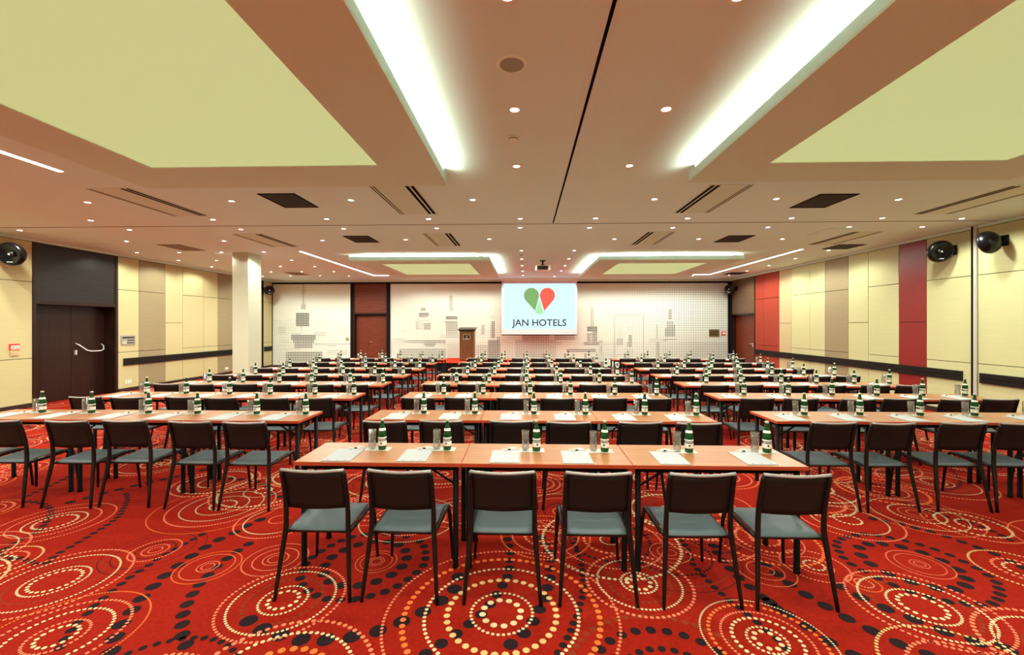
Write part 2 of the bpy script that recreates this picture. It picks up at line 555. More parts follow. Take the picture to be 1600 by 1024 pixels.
CH = [
    (L5, .040, [(1550, 185), (1480, 215), (1410, 255), (1330, 290), (1255, 330), (1185, 372), (1110, 422), (1035, 477), (965, 533), (905, 590), (845, 650), (795, 715), (745, 775), (700, 850), (670, 925), (650, 1000)]),
    (L5, .034, [(1480, 330), (1400, 380), (1340, 425), (1285, 470), (1235, 520), (1190, 567), (1155, 615), (1125, 667), (1100, 718), (1085, 770), (1085, 825), (1085, 880), (1105, 930), (1135, 985)]),
    (L5, .024, [(1200, 275), (1060, 350), (960, 405), (880, 460), (800, 510), (740, 555), (690, 590), (640, 630), (560, 700), (520, 745), (470, 790), (420, 850), (375, 915), (340, 985)]),
    (L5, .024, [(0, 395), (80, 420), (110, 415), (250, 450), (340, 390), (450, 330), (560, 265), (640, 215), (700, 170), (740, 110), (760, 60), (745, 20)]),
    (L5, .026, [(-20, 390), (90, 320), (170, 280), (250, 230), (300, 160), (290, 110), (230, 85), (120, 72)]),
    (L6, .044, [(1205, 525), (1180, 600), (1105, 665), (1000, 730), (885, 785), (750, 840), (605, 875), (455, 895), (315, 905), (185, 880), (75, 855), (-20, 800), (-90, 760)]),
    (L6, .036, [(700, 315), (780, 318), (855, 338), (895, 380), (890, 435), (835, 495), (740, 545), (620, 575), (510, 575), (430, 545), (400, 490), (430, 430), (495, 380), (590, 340), (690, 315)]),
    (L6, .029, [(975, 315), (1000, 343), (1010, 375), (1010, 412), (1000, 450), (965, 492), (920, 530), (855, 572), (785, 607), (700, 635), (610, 655), (525, 663), (445, 660), (380, 645), (330, 620), (290, 590), (268, 555), (268, 513), (310, 435), (350, 400), (405, 362), (460, 333), (520, 305), (585, 285), (690, 270), (820, 275), (930, 292)]),
    (L6, .033, [(1495, 230), (1500, 320), (1515, 370), (1510, 440), (1505, 490), (1495, 535), (1465, 580), (1400, 680), (1350, 740), (1290, 790), (1220, 845), (1150, 895), (1065, 945), (990, 1000)]),
    (L7, .020, [(375, 300), (385, 370), (400, 400), (410, 430), (415, 485), (425, 550), (420, 620), (415, 655), (405, 692), (395, 733), (380, 775), (360, 812), (345, 860), (320, 905), (290, 955), (250, 1010)]),
    (L7, .036, [(175, 290), (215, 375), (225, 420), (230, 470), (228, 525), (213, 580), (200, 640), (170, 705), (135, 775), (85, 843), (20, 910), (-100, 975)]),
    (L7, .034, [(1165, 300), (1200, 345), (1225, 390), (1265, 440), (1320, 500), (1380, 555), (1450, 612), (1530, 675), (1610, 735)]),
    (L7, .022, [(1010, 310), (1050, 370), (1075, 445), (1100, 475), (1130, 510), (1160, 542), (1192, 575), (1230, 610), (1270, 650), (1315, 685), (1365, 720), (1420, 765), (1470, 805), (1530, 855), (1580, 900), (1640, 960)]),
    (L8, .038, [(60, 450), (110, 492), (165, 540), (235, 588), (315, 640), (405, 692), (505, 750), (620, 810), (740, 868), (870, 930), (1010, 985), (1150, 1030)]),
    (L8, .038, [(85, 675), (170, 735), (290, 810), (420, 900), (545, 970), (640, 1020)]),
    (L8, .038, [(620, 350), (680, 330), (775, 330), (895, 352), (1035, 395), (1155, 450), (1240, 510), (1260, 562), (1210, 595), (1100, 595), (945, 560), (800, 508), (690, 450), (632, 398), (620, 355)]),
    (L8, .028, [(500, 375), (485, 345), (490, 315), (540, 290), (640, 272), (715, 277), (795, 290), (870, 305), (960, 328), (1050, 355), (1140, 388), (1225, 427), (1300, 465), (1375, 510), (1430, 550), (1450, 595), (1455, 632), (1440, 665), (1395, 690), (1320, 690), (1240, 685), (1140, 670), (1030, 645), (915, 610), (820, 573), (720, 530), (640, 490), (560, 440), (500, 390)]),
    (L8, .040, [(500, 580), (620, 640), (780, 715), (960, 785), (1150, 860), (1340, 920), (1520, 955), (1650, 975)]),
    (L8, .030, [(700, 180), (840, 205), (960, 237), (1090, 270), (1215, 312), (1350, 360), (1480, 412), (1590, 470), (1700, 530)]),
    (L8, .024, [(900, 90), (1010, 130), (1150, 170), (1300, 210), (1450, 270), (1560, 330)]),
]
for (ox, oy), r, pts in CH:
    chain_pts('d_black', zc(ox, oy, pts), r * 1.14, 2.75)
# the same woven pattern carries on over the rest of the hall
n_extra = 0
tries = 0
while n_extra < 620 and tries < 20000:
    tries += 1
    x = rnd.uniform(XL, XR)
    y = rnd.uniform(YR, YB)
    px = 820 + x * FPX / max(y, 0.3)
    if y > 0.6 and y < 3.9 and -60 < px < 1660 and not (y > 3.35 and 480 < px < 1250):
        continue
    if y > 3.9 and y < 4.2 and (px < 500 or px > 1250):
        continue
    if any((x - a) ** 2 + (y - b) ** 2 < 0.16 for a, b in centres):
        continue
    centres.append((x, y))
    n_extra += 1
    big = rnd.random()
    cols = rnd.choice([('d_cream', 'd_cream', 'd_brown', 'd_cream', 'd_pink'), ('d_pink', 'd_pink', 'd_pink', 'd_orange'), ('d_cream', 'd_pink', 'd_black', 'd_pink', 'd_cream'), ('d_pink', 'd_black', 'd_black', 'd_pink')])
    rad = rnd.uniform(0.05, 0.12)
    for k in cols:
        r = rnd.uniform(.006, .016)
        ring(k, x, y, rad, r, 2.8)
        rad += rnd.uniform(.05, .13)
for i in range(95):
    x = rnd.uniform(XL, XR)
    y = rnd.uniform(3.9, YB)
    a = rnd.uniform(0, 6.28)
    pts = [(x, y)]
    bend = rnd.uniform(-0.5, 0.5)
    for j in range(10):
        a += bend + rnd.uniform(-.25, .25)
        x += .28 * math.cos(a)
        y += .28 * math.sin(a)
        if y < 4.05 and (x < -1.6 or x > 2.2):
            break
        if y < 3.6:
            break
        pts.append((x, y))
    if len(pts) > 3:
        chain_pts('d_black', pts, rnd.choice((.022, .03, .04)), 3.1)
nm = dict(d_black='black_carpet_dots', d_brown='brown_carpet_dots', d_pink='salmon_carpet_dots', d_orange='orange_carpet_dots', d_cream='cream_carpet_dots', d_olive='olive_carpet_dots')
for k, mb in layers.items():
    tag(mb.build(nm[k], M[k], floor), kind='stuff')


# ---- walls with separate panels
def wall_panels(parent, xface, sgn, y0, y1, m, seams):
    """panels on a side wall; sgn = +1 when the room is on the +x side; seams = z of the horizontal joints"""
    zs = [0.09] + list(seams) + [3.50]
    for a, b in zip(zs[:-1], zs[1:]):
        g = 0.012
        box(xface, xface - sgn * 0.02, y0 + g / 2, y1 - g / 2, a + g / 2, b - g / 2).build('wall_panel', m, parent)


UP, LO, MI = 2.65, 1.035, 1.80
# left wall
dL0, dL1 = side_y(50.5, XL), side_y(184, XL)
mb = MB()
mb.box(XL - 0.5, XL - 0.02, YR - 0.1, dL0, 0, CEIL)
mb.box(XL - 0.5, XL - 0.02, dL1, YB + 0.4, 0, CEIL)
mb.box(XL - 0.5, XL - 0.02, dL0, dL1, 2.28, CEIL)
mb.box(XL - 0.5, XL - 0.40, dL0, dL1, 0, 2.28)
wl = mb.build('wall_left', M['gap'])
tag(wl, kind='structure')
ys = [YR, -1.6, 0.4, 2.4, 4.4, 6.4, dL0]
for a, b in zip(ys[:-1], ys[1:]):
    wall_panels(wl, XL, 1, a, b, M['cream'], (LO, UP))
bl = [184, 217, 258.3, 285.5, 318.2, 340.3, 363]
sp = [('cream', (LO, UP)), ('taupe', (LO, UP)), ('cream', (MI,)), ('cream', (LO, UP)), ('cream', (LO, UP)), ('taupe', (LO, UP))]
yb = [side_y(p, XL) for p in bl]
for i, (k, se) in enumerate(sp):
    wall_panels(wl, XL, 1, yb[i], yb[i + 1], M[k], se)
y_ = yb[-1]
rest = [y_, y_ + 0.45, y_ + 0.9, y_ + 1.2, 16.58, 16.70, YB]
for i, (a, b) in enumerate(zip(rest[:-1], rest[1:])):
    wall_panels(wl, XL, 1, a, b, M['black'] if i == 4 else (M['taupe'] if i == 2 else M['cream']), () if i == 4 else (LO, UP))
# right wall
yr = [side_y(p, XR) for p in (1180, 1193, 1217.6, 1236.3, 1265, 1289, 1325.5, 1356.5, 1404.5, 1447.7, 1517.5)]
dR0, dR1 = yr[0], YB
mb = MB()
mb.box(XR + 0.02, XR + 0.4, YR - 0.1, dR0, 0, CEIL)
mb.box(XR + 0.02, XR + 0.4, dR0, dR1, 2.18, CEIL)
mb.box(XR + 0.30, XR + 0.4, dR0, dR1 + 0.4, 0, 2.18)
wr = mb.build('wall_right', M['gap'])
tag(wr, kind='structure')
sr = [('redpanel', (LO, UP)), ('redpanel', (LO, UP)), ('beige', (MI,)), ('cream_r', (LO, UP)), ('cream_r', (LO, UP)), ('taupe', (LO, UP)), ('cream_r', (MI,)), ('cream_r', (LO, UP)), ('wine', (MI,)), ('cream_r', (LO, UP))]
for i, (k, se) in enumerate(sr):
    wall_panels(wr, XR, -1, yr[i + 1], yr[i], M[k], se)
pil = side_y(1528, XR)
ys = [pil, 5.7, 3.7, 1.7, -0.3, -2.3, YR]
for a, b in zip(ys[:-1], ys[1:]):
    wall_panels(wr, XR, -1, b, a, M['cream_r'], (LO, UP))
# back wall structure behind the boards, rear wall behind the camera
FX = dict(f0=back_x(422), p0=back_x(426.3), p1=back_x(548), b0=back_x(552.5), b1=back_x(605.5), q0=back_x(610), q1=back_x(1137), e=back_x(1145))
mb = MB()
mb.box(XL - 0.5, FX['b0'], YB + 0.06, YB + 0.4, 0, CEIL)
mb.box(FX['b1'], XR + 0.4, YB + 0.06, YB + 0.4, 0, CEIL)
mb.box(FX['b0'], FX['b1'], YB + 0.06, YB + 0.4, 2.2, CEIL)
mb.box(FX['b0'], FX['b1'], YB + 0.25, YB + 0.4, 0, 2.2)
wb = mb.build('wall_back', M['dark'])
tag(wb, kind='structure')
wf = box(XL - 0.5, XR + 0.4, YR - 0.2, YR, 0, CEIL).build('wall_rear', M['cream'])
tag(wf, kind='structure')

# baseboards, rails, pilaster, ceiling joints
tag(box(XL, XL + 0.02, YR, dL0 - 0.01, 0.002, 0.085).box(XL, XL + 0.02, dL1 + 0.01, YB, 0.002, 0.085).build('baseboard_left', M['base']), kind='structure')
tag(box(XR, XR - 0.02, YR, dR0 - 0.01, 0.002, 0.085).build('baseboard_right', M['base']), kind='structure')
tag(box(FX['f0'], FX['b0'] - .02, YB - 0.03, YB + .02, 0.002, 0.085).box(FX['b1'] + .02, FX['e'], YB - 0.03, YB + .02, 0.002, 0.085).build('baseboard_back', M['base']), kind='structure')


def rail(label, x, sgn, y0, y1):
    o = MB().box(x + sgn * 0.003, x + sgn * 0.035, y0, y1, 0.69, 0.765).box(x + sgn * 0.003, x + sgn * 0.028, y0, y1, 0.765, 0.785).box(x + sgn * 0.003, x + sgn * 0.035, y0, y1, 0.785, 0.87).build('wall_rail', M['rail'])
    return tag(o, label, 'wall rail')


rail('black chair rail on left wall between dark double door and column', XL, 1, side_y(192.5, XL), side_y(363, XL) + 0.4)
rail('short black chair rail in far left corner beyond the column', XL, 1, 16.72, YB - 0.1)
rail('long black chair rail on right wall crossing the wine red panel', XR, -1, side_y(1505, XR), dR0 - 0.03)
rail('black chair rail on right wall nearer than the metal pilaster', XR, -1, 1.0, side_y(1533, XR))
mb = MB()
mb.box(XR - 0.03, XR - 0.002, pil, yr[-1] - 0.06, 0, CEIL - 0.002)
t1 = tag(mb.build('trim_1', M['steel']), kind='structure')
box(XR - 0.036, XR - 0.03, pil + 0.055, pil + 0.085, 0, CEIL - 0.01).build('groove', M['slot'], t1)
mb = MB()
mb.box(0.431, 0.435, YR, 7.62, CEIL - 0.002, CEIL - 0.0002).box(0.572, 0.576, YR, 7.62, CEIL - 0.002, CEIL - 0.0002)
t2 = tag(mb.build('trim_2', M['fit']), kind='structure')
box(0.493, 0.516, YR, 7.62, CEIL - 0.003, CEIL - 0.0002).build('track_groove', M['slot'], t2)
t3 = tag(box(XL + 0.02, XR - 0.04, 7.68, 7.70, CEIL - 0.003, CEIL - 0.0002).build('trim_3', M['slot']), kind='structure')
# cornice strips on the side walls
tag(box(XL - 0.015, XL + 0.012, YR, YB, 3.505, CEIL - 0.004).build('trim_4', M['soffit']), kind='structure')
tag(box(XR + 0.015, XR - 0.012, YR, YB, 3.505, CEIL - 0.004).build('trim_5', M['soffit']), kind='structure')

# ---- back wall: black frame, perforated boards, mahogany bay
PT = 3.42
mb = MB()
mb.box(FX['f0'], FX['e'], YB - 0.04, YB + 0.05, PT, CEIL - 0.07)
mb.box(FX['f0'], FX['p0'], YB - 0.04, YB + 0.05, 0.08, PT)
mb.box(FX['p1'], FX['b0'], YB - 0.04, YB + 0.05, 0.08, PT)
mb.box(FX['b1'], FX['q0'], YB - 0.04, YB + 0.05, 0.08, PT)
mb.box(FX['q1'], FX['e'], YB - 0.04, YB + 0.05, 0.08, PT)
tag(mb.build('trim_6', M['black']), kind='structure')
tag(box(XL, XR, YB - 0.10, YB + 0.05, CEIL - 0.07, CEIL - 0.003).build('trim_7', M['soffit']), kind='structure')

# hole sizes: skyline picture of the perforated boards, in photo pixels (x0,y0,x1,y1,size)
SH = []


def shp(ox, oy, lst):
    for x0, y0, x1, y1, s in lst:
        SH.append((ox + x0 / 7.27, oy + y0 / 7.27, ox + x1 / 7.27, oy + y1 / 7.27, s))


shp(400, 420, [(490, 170, 505, 400, .55), (485, 235, 520, 262, .55), (470, 405, 525, 455, .62), (428, 500, 565, 645, .78), (445, 645, 520, 655, .6), (468, 655, 482, 695, .6), (210, 655, 290, 720, .55), (300, 660, 400, 700, .42), (195, 735, 290, 750, .5), (360, 730, 460, 750, .55), (370, 755, 640, 812, .76), (390, 812, 625, 850, .72), (400, 850, 610, 905, .7), (630, 850, 700, 868, .6), (730, 850, 1078, 866, .5), (790, 866, 880, 885, .5), (190, 868, 290, 880, .5), (640, 720, 760, 770, .5), (860, 700, 1000, 745, .42), (250, 905, 460, 920, .5), (190, 950, 290, 1080, .45), (295, 960, 720, 1080, .7), (790, 935, 1000, 975, .5), (250, 820, 340, 845, .5)])
shp(600, 420, [(435, 365, 450, 405, .4), (415, 455, 455, 475, .66), (390, 512, 498, 530, .72), (395, 535, 475, 552, .6), (350, 578, 520, 592, .42), (365, 600, 380, 690, .55), (400, 600, 440, 690, .42), (455, 615, 520, 692, .66), (365, 692, 600, 710, .3), (745, 305, 762, 430, .6), (735, 455, 782, 472, .6), (700, 535, 828, 572, .76), (680, 595, 825, 612, .7), (700, 612, 825, 700, .62), (695, 700, 830, 755, .55), (655, 755, 850, 785, .5), (80, 790, 215, 810, .5), (80, 815, 215, 880, .45), (215, 815, 450, 840, .6), (440, 815, 690, 838, .66), (455, 838, 570, 862, .7), (480, 862, 560, 885, .7), (660, 838, 690, 862, .5), (80, 900, 110, 930, .45), (160, 905, 700, 1100, .62), (720, 850, 850, 1100, .5), (1105, 650, 1140, 752, .6), (1210, 535, 1245, 552, .45), (1228, 600, 1245, 780, .7), (1210, 650, 1230, 780, .5), (1030, 752, 1085, 765, .4), (1190, 812, 1310, 1100, .74), (1290, 770, 1310, 812, .6), (1060, 875, 1190, 1100, .58), (1310, 850, 1330, 1100, .5)])
shp(780, 440, [(270, 615, 330, 680, .6), (330, 615, 560, 765, .58), (640, 615, 850, 660, .6), (20, 665, 90, 680, .4), (180, 675, 640, 860, .56), (430, 735, 560, 800, .7), (20, 740, 180, 960, .4), (630, 690, 700, 715, .55), (640, 715, 850, 760, .4), (770, 760, 1085, 800, .7), (660, 800, 850, 960, .4), (1000, 525, 1105, 560, .78), (1005, 590, 1105, 605, .7), (1005, 605, 1025, 700, .66), (1060, 560, 1105, 700, .7), (1025, 605, 1060, 690, .5), (960, 630, 1000, 640, .4), (960, 690, 1120, 720, .72), (1045, 305, 1060, 520, .55), (1120, 705, 1300, 718, .45), (1145, 680, 1165, 800, .6), (1185, 740, 1290, 760, .4), (1100, 800, 1180, 960, .5), (1180, 820, 1450, 840, .5)])
shp(900, 420, [(1040, 470, 1056, 570, .7), (1020, 595, 1080, 645, .66), (1010, 650, 1105, 680, .7), (1000, 680, 1100, 770, .72), (980, 790, 1120, 808, .66), (975, 812, 1000, 830, .6), (1125, 815, 1180, 830, .4), (895, 635, 912, 795, .62), (815, 800, 980, 832, .5), (895, 832, 935, 1100, .66), (980, 870, 1210, 1100, .56), (485, 690, 500, 790, .4), (460, 790, 520, 862, .6), (590, 765, 610, 885, .66), (572, 835, 600, 885, .6), (575, 670, 610, 690, .4), (555, 910, 640, 1100, .5), (340, 850, 410, 915, .45), (330, 965, 450, 985, .5), (640, 950, 900, 1100, .45), (1210, 800, 1610, 960, .44)])


def hole_size(px, py):
    if px < 550:
        s = 0.23 + 0.10 * max(0.0, (480 - px) / 60) + (0.10 if py > 500 else 0)
    else:
        s = 0.22 + 0.06 * (py - 443) / 100
        if px > 700:
            s += 0.05
        if px > 1000:
            s += 0.22 * min(1.0, (px - 1000) / 80)
        if py > 535:
            s += 0.07
    for x0, y0, x1, y1, v in SH:
        if x0 - .8 <= px <= x1 + .8 and y0 - .8 <= py <= y1 + .8:
            s = max(s, v)
            break
    return s


def perforated(x0, x1, z0, z1, y):
    mb = MB()
    cell = 2.66 * YB / FPX
    nx = round((x1 - x0) / cell)
    nz = round((z1 - z0) / cell)
    cx, cz = (x1 - x0) / nx, (z1 - z0) / nz
    for i in range(nx):
        for j in range(nz):
            X, Z = x0 + i * cx, z0 + j * cz
            mx, mz = X + cx / 2, Z + cz / 2
            px = 820 + mx * FPX / YB
            py = HOR - (mz - EYE) * FPX / YB
            h = hole_size(px, py) * cx / 2 * 1.02
            b = len(mb.v)
            mb.v += [(X, y, Z), (X + cx, y, Z), (X + cx, y, Z + cz), (X, y, Z + cz),
                     (mx - h, y, mz - h), (mx + h, y, mz - h), (mx + h, y, mz + h), (mx - h, y, mz + h)]
            for a, c in ((0, 1), (1, 2), (2, 3), (3, 0)):
                mb.f.append((b + a, b + c, b + 4 + c, b + 4 + a))
                mb.sm.append(False)
    return mb


for a, b in ((FX['p0'], FX['p1']), (FX['q0'], FX['q1'])):
    o = perforated(a, b, 0.085, PT, YB).build('perforated_board', M['perf'], wb)
    tag(o, kind='stuff')
# concealed door outline in the right board
ja, jb = back_x(960), back_x(1005.5)
tag(box(ja - .008, ja + .008, YB - .006, YB - .001, .09, 2.13).box(jb - .008, jb + .008, YB - .006, YB - .001, .09, 2.13).box(ja, jb, YB - .006, YB - .001, 2.115, 2.13).build('door_4', M['pale_grille']), kind='structure')
# mahogany bay with double door
b0, b1 = FX['b0'], FX['b1']
tr = tag(box(b0 + .05, b1 - .05, YB - .0, YB + .05, 2.24, 3.45).build('trim_8', M['mahog']), kind='structure')
box(b0, b0 + .05, YB - .03, YB + .25, 0, 3.45).box(b1 - .05, b1, YB - .03, YB + .25, 0, 3.45).box(b0 + .05, b1 - .05, YB - .03, YB + .05, 2.17, 2.24).build('frame', M['wenge'], tr)


def handle_y(parent, x, y, z, s):
    o = MB().lathe([(0.026, 0), (0.026, 0.012)], (x, y, z), 12, 'Y').tube([(x, y, z), (x, y - 0.055, z), (x + s * 0.03, y - 0.062, z), (x + s * 0.13, y - 0.062, z)], 0.011, 6)
    o.lathe([(0.024, 0), (0.024, 0.012)], (x, y, z - 0.09), 12, 'Y')
    return o.build('door_handle', M['chrome'], parent)


d2 = tag(box(b0 + .05, b1 - .05, YB + .16, YB + .25, 2.13, 2.17).build('door_2', M['wenge']), kind='structure')
sx = back_x(574.7, YB + .15)
box(b0 + .06, sx - .004, YB + .15, YB + .19, .01, 2.12).build('door_leaf', M['mahog'], d2)
lf = box(sx + .004, b1 - .06, YB + .15, YB + .19, .01, 2.12).build('door_leaf', M['mahog'], d2)
handle_y(lf, sx + .08, YB + .15, 1.04, 1)
# left wall double door in a recess
d1 = MB()
d1.box(XL - .38, XL + .012, dL0, dL0 + .07, 0, 3.5).box(XL - .38, XL + .012, dL1 - .07, dL1, 0, 3.5)
d1.box(XL - .38, XL + .010, dL0 + .07, dL1 - .07, 2.19, 2.28).box(XL - .02, XL + .012, dL0 + .07, dL1 - .07, 3.44, 3.5)
d1 = tag(d1.build('door_1', M['wenge']), kind='structure')
box(XL - .02, XL - .002, dL0 + .07, dL1 - .07, 2.28, 3.44).build('transom_panel', M['wengeh'], d1)
ym = side_y(111, XL - .28)
ya, yb2 = dL0 + .075, dL1 - .075
box(XL - .33, XL - .28, ya, ym - .004, .01, 2.185).build('door_leaf', M['wenge'], d1)
lf = box(XL - .33, XL - .28, ym + .004, yb2, .01, 2.185).build('door_leaf', M['wenge'], d1)
xh = XL - .28
MB().tube([(xh, ym + .10, 1.30), (xh + .06, ym + .13, 1.26), (xh + .12, ym + .25, 1.13), (xh + .13, ym + .35, 1.10), (xh + .13, yb2 - .22, 1.10), (xh + .12, yb2 - .13, 1.13), (xh + .06, yb2 - .08, 1.22), (xh, yb2 - .08, 1.26)], 0.014, 8).build('push_bar', M['chrome'], lf)
box(xh, xh + .03, ym + .07, ym + .11, 1.03, 1.14).build('lock_case', M['steel'], lf)
# right corner door bay
d3 = MB()
d3.box(XR - .012, XR + .28, dR0, dR0 + .05, 0, 3.5).box(XR - .012, XR + .28, dR1 - .05, dR1 - .002, 0, 3.45)
d3.box(XR - .010, XR + .28, dR0 + .05, dR1 - .05, 2.12, 2.18)
d3 = tag(d3.build('door_3', M['wenge']), kind='structure')
box(XR, XR + .018, dR0 + .05, dR1 - .05, 2.18, 3.50).build('transom_panel', M['brownbay'], d3)
yq = dR0 + .38
box(XR + .16, XR + .2, dR0 + .055, yq - .004, .01, 2.115).build('door_leaf', M['wenge'], d3)
lf = box(XR + .16, XR + .2, yq + .004, dR1 - .055, .01, 2.115).build('door_leaf', M['mahog'], d3)
MB().tube([(XR + .16, yq + .08, 1.04), (XR + .10, yq + .08, 1.04), (XR + .095, yq + .2, 1.04)], .011, 6).box(XR + .15, XR + .16, yq + .05, yq + .11, .93, 1.07).build('door_handle', M['chrome'], lf)

# ---- column
c0 = on_ceiling(363, 394.6)
c1 = on_ceiling(388.5, 394.6)
cy = c0[1]
cl = MB().bevbox(c0[0], c1[0], cy, cy + .52, .0, CEIL, .006).build('column', M['column'])
tag(cl, kind='structure')
MB().box(c0[0] - .012, c1[0] + .012, cy - .012, cy + .532, .001, .08).build('skirting', M['base'], cl)


# ================================================================== CEILING FEATURES
ZB, ZLIP = CEIL - 0.14, CEIL - 0.034


def raft(label, x0, x1, y0, y1, px0, px1, py0, py1, inner, near):
    """dropped ceiling raft: soffit ring, luminous panel, upstand lips, LED cove"""
    t = thing('ceiling_raft', label, 'ceiling raft', (0, 0, 0))
    mb = MB()
    th = 0.02
    mb.box(x0, px0, y0, y1, ZB, ZB + th).box(px1, x1, y0, y1, ZB, ZB + th)
    mb.box(px0, px1, y0, py0, ZB, ZB + th).box(px0, px1, py1, y1, ZB, ZB + th)
    mb.build('soffit', M['soffit'], t)
    mb = MB()
    e = .03
    # closed outer and far upstands
    xo0, xo1 = (x0, x0 + e) if inner > 0 else (x1 - e, x1)
    mb.box(xo0, xo1, y0, y1, ZB + th, CEIL - .001)
    mb.box(x0 + e, x1 - e, y1 - e, y1, ZB + th, CEIL - .001)
    xi0, xi1 = (x1 - e, x1) if inner > 0 else (x0, x0 + e)
    mb.box(xi0, xi1, y0, y1 - .22, ZB + th, ZLIP)
    mb.box(xi0, xi1, y1 - .22, y1 - e, ZB + th, CEIL - .001)
    if near:
        mb.box(x0 + e, x1 - e, y0, y0 + e, ZB + th, ZLIP)
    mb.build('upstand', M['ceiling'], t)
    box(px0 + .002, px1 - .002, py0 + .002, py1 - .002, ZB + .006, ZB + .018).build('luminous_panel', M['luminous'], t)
    # LED strips and their light
    runs = []
    xs = x1 - .17 if inner > 0 else x0 + .17
    runs.append(((xs, (y0 + y1 - .22) / 2), (y1 - .22 - y0) - .1, 'Y', inner))
    if near:
        runs.append((((x0 + x1) / 2, y0 + .17), (x1 - x0) - .6, 'X', -1))
    for (cx, cyy), L, ax, s in runs:
        if ax == 'Y':
            mb = box(cx - .012, cx + .012, cyy - L / 2, cyy + L / 2, CEIL - .064, CEIL - .056)
        else:
            mb = box(cx - L / 2, cx + L / 2, cyy - .012, cyy + .012, CEIL - .064, CEIL - .056)
        mb.build('led_strip', M['led'], t)
        if ax == 'Y':
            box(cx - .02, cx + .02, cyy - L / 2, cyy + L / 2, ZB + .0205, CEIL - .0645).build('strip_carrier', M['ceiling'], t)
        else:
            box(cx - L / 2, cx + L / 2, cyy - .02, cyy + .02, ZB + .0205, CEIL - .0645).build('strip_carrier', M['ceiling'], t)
        ld = bpy.data.lights.new('cove_light', 'AREA')
        ld.shape = 'RECTANGLE'
        ld.size = L
        ld.size_y = .03
        ld.energy = COVE_W * L
        ld.color = (1.0, 1.0, .74)
        lo = link('cove_light', ld, t)
        if ax == 'Y':
            lo.location = (cx, cyy, CEIL - .053)
            d = Vector((s * 1.3, 0, 1)).normalized()
            xa = Vector((0, 1, 0))
        else:
            lo.location = (cx, cyy, CEIL - .053)
            d = Vector((0, s * 1.3, 1)).normalized()
            xa = Vector((1, 0, 0))
        z_ = -d
        y_a = z_.cross(xa).normalized()
        lo.rotation_euler = Matrix((xa, y_a, z_)).transposed().to_euler()
    return t


raft('large near left dropped ceiling raft with glowing yellow panel', -4.64, -.936, -1.6, 5.12, -3.99, -1.55, -1.0, 4.45, 1, False)
raft('large near right dropped ceiling raft with glowing yellow panel', 1.92, 5.60, -1.6, 5.10, 2.54, 4.92, -1.0, 4.51, -1, False)
raft('far left dropped ceiling raft left of the screen', -4.62, -.92, 11.05, 15.2, -3.95, -1.51, 11.68, 14.2, 1, True)
raft('far right dropped ceiling raft right of the projector', 1.93, 5.62, 11.10, 15.25, 2.56, 4.94, 11.72, 14.25, -1, True)


def line_light(label, runs):
    t = None
    mb = MB()
    for x0, x1, y0, y1 in runs:
        mb.box(x0, x1, y0, y1, CEIL - .004, CEIL - .0005)
    t = tag(mb.build('linear_light', M['led']), label, 'ceiling light')
    for x0, x1, y0, y1 in runs[:1]:
        ld = bpy.data.lights.new('linear_lamp', 'AREA')
        ld.shape = 'RECTANGLE'
        ld.size, ld.size_y = abs(x1 - x0), abs(y1 - y0)
        ld.energy = 14 * max(ld.size, ld.size_y)
        ld.color = (1, .95, .85)
        link('linear_lamp', ld, t, ((x0 + x1) / 2, (y0 + y1) / 2, CEIL - .01))
    return t


line_light('straight white light line in the near left ceiling', [(-5.53, -5.47, -1.2, 4.9)])
line_light('L-shaped white light line in the far left ceiling', [(-5.58, -5.52, 10.4, 15.5), (-5.58, -4.95, 15.5, 15.56)])
line_light('L-shaped white light line in the far right ceiling', [(6.63, 6.69, 10.45, 15.6), (6.05, 6.69, 15.6, 15.66)])

# ---- downlights
DL = [
    (793, -8), (1155, -8), (804, 171), (1041, 170), (807, 259.5), (983.5, 258.5),
    (137, 316), (362, 314), (548.5, 312.5), (738.5, 312), (1022.5, 311), (1213, 310.5), (1404, 311.5),
    (142, 344.3), (332.7, 343), (510.5, 342), (669.8, 342), (812.8, 341.5), (930.7, 341), (1074.4, 341), (1236.9, 340.6), (1378.6, 340.6), (1502.9, 341.4),
    (31, 359.8), (202.4, 359), (376.4, 358.3), (537, 357.3), (682.2, 356.5), (812.6, 355.7), (920.8, 355.7), (1051.3, 355.7), (1199.8, 355), (1326.9, 354.4), (1441, 354.4),
    (197.6, 377), (350, 376.3), (504, 375.6), (634, 374.5), (764.5, 373.4), (960, 373.5), (1091.7, 373.3), (1222.5, 373.4),
    (214, 394.8), (280, 394.6), (346, 394.3), (412.3, 393.6), (815, 391.8), (897, 391.5), (1294.7, 391.2),
    (279, 407), (338, 407), (456, 406.5), (815, 405), (889, 404.3), (1242.6, 404),
    (331, 417), (438, 416.2), (491.8, 416.4), (815.9, 415.2), (883, 415.2), (1201.5, 415),
    (423.2, 425), (471.4, 424.6), (521.5, 424.3), (816.6, 423.8), (877, 423.3), (1167, 423.4),
    (410, 432), (454, 431.4), (500, 431), (545, 431.4), (817, 430.7), (1139, 430),
]
sd = bpy.data.lights.new('downlight_lamp', 'SPOT')
sd.energy = SPOT_W
sd.spot_size = R(156)
sd.spot_blend = 0.45
sd.shadow_soft_size = 0.05
sd.color = (.97, .98, .83)
dl = thing('downlight', 'x', 'ceiling light', (0, 0, CEIL), 0, 'recessed ceiling downlights')
MB().lathe([(.052, 0), (.052, -.006), (.040, -.008), (.036, -.002), (.036, 0)], (0, 0, 0), 14, caps=False).build('trim_ring', M['white'], dl)
MB().lathe([(.035, -.0045), (.0, -.0055)], (0, 0, 0), 12, caps=False).build('lens', M['lamp'], dl)
link('lamp', sd, dl, (0, 0, -.03))
pos = [on_ceiling(*p) for p in DL]
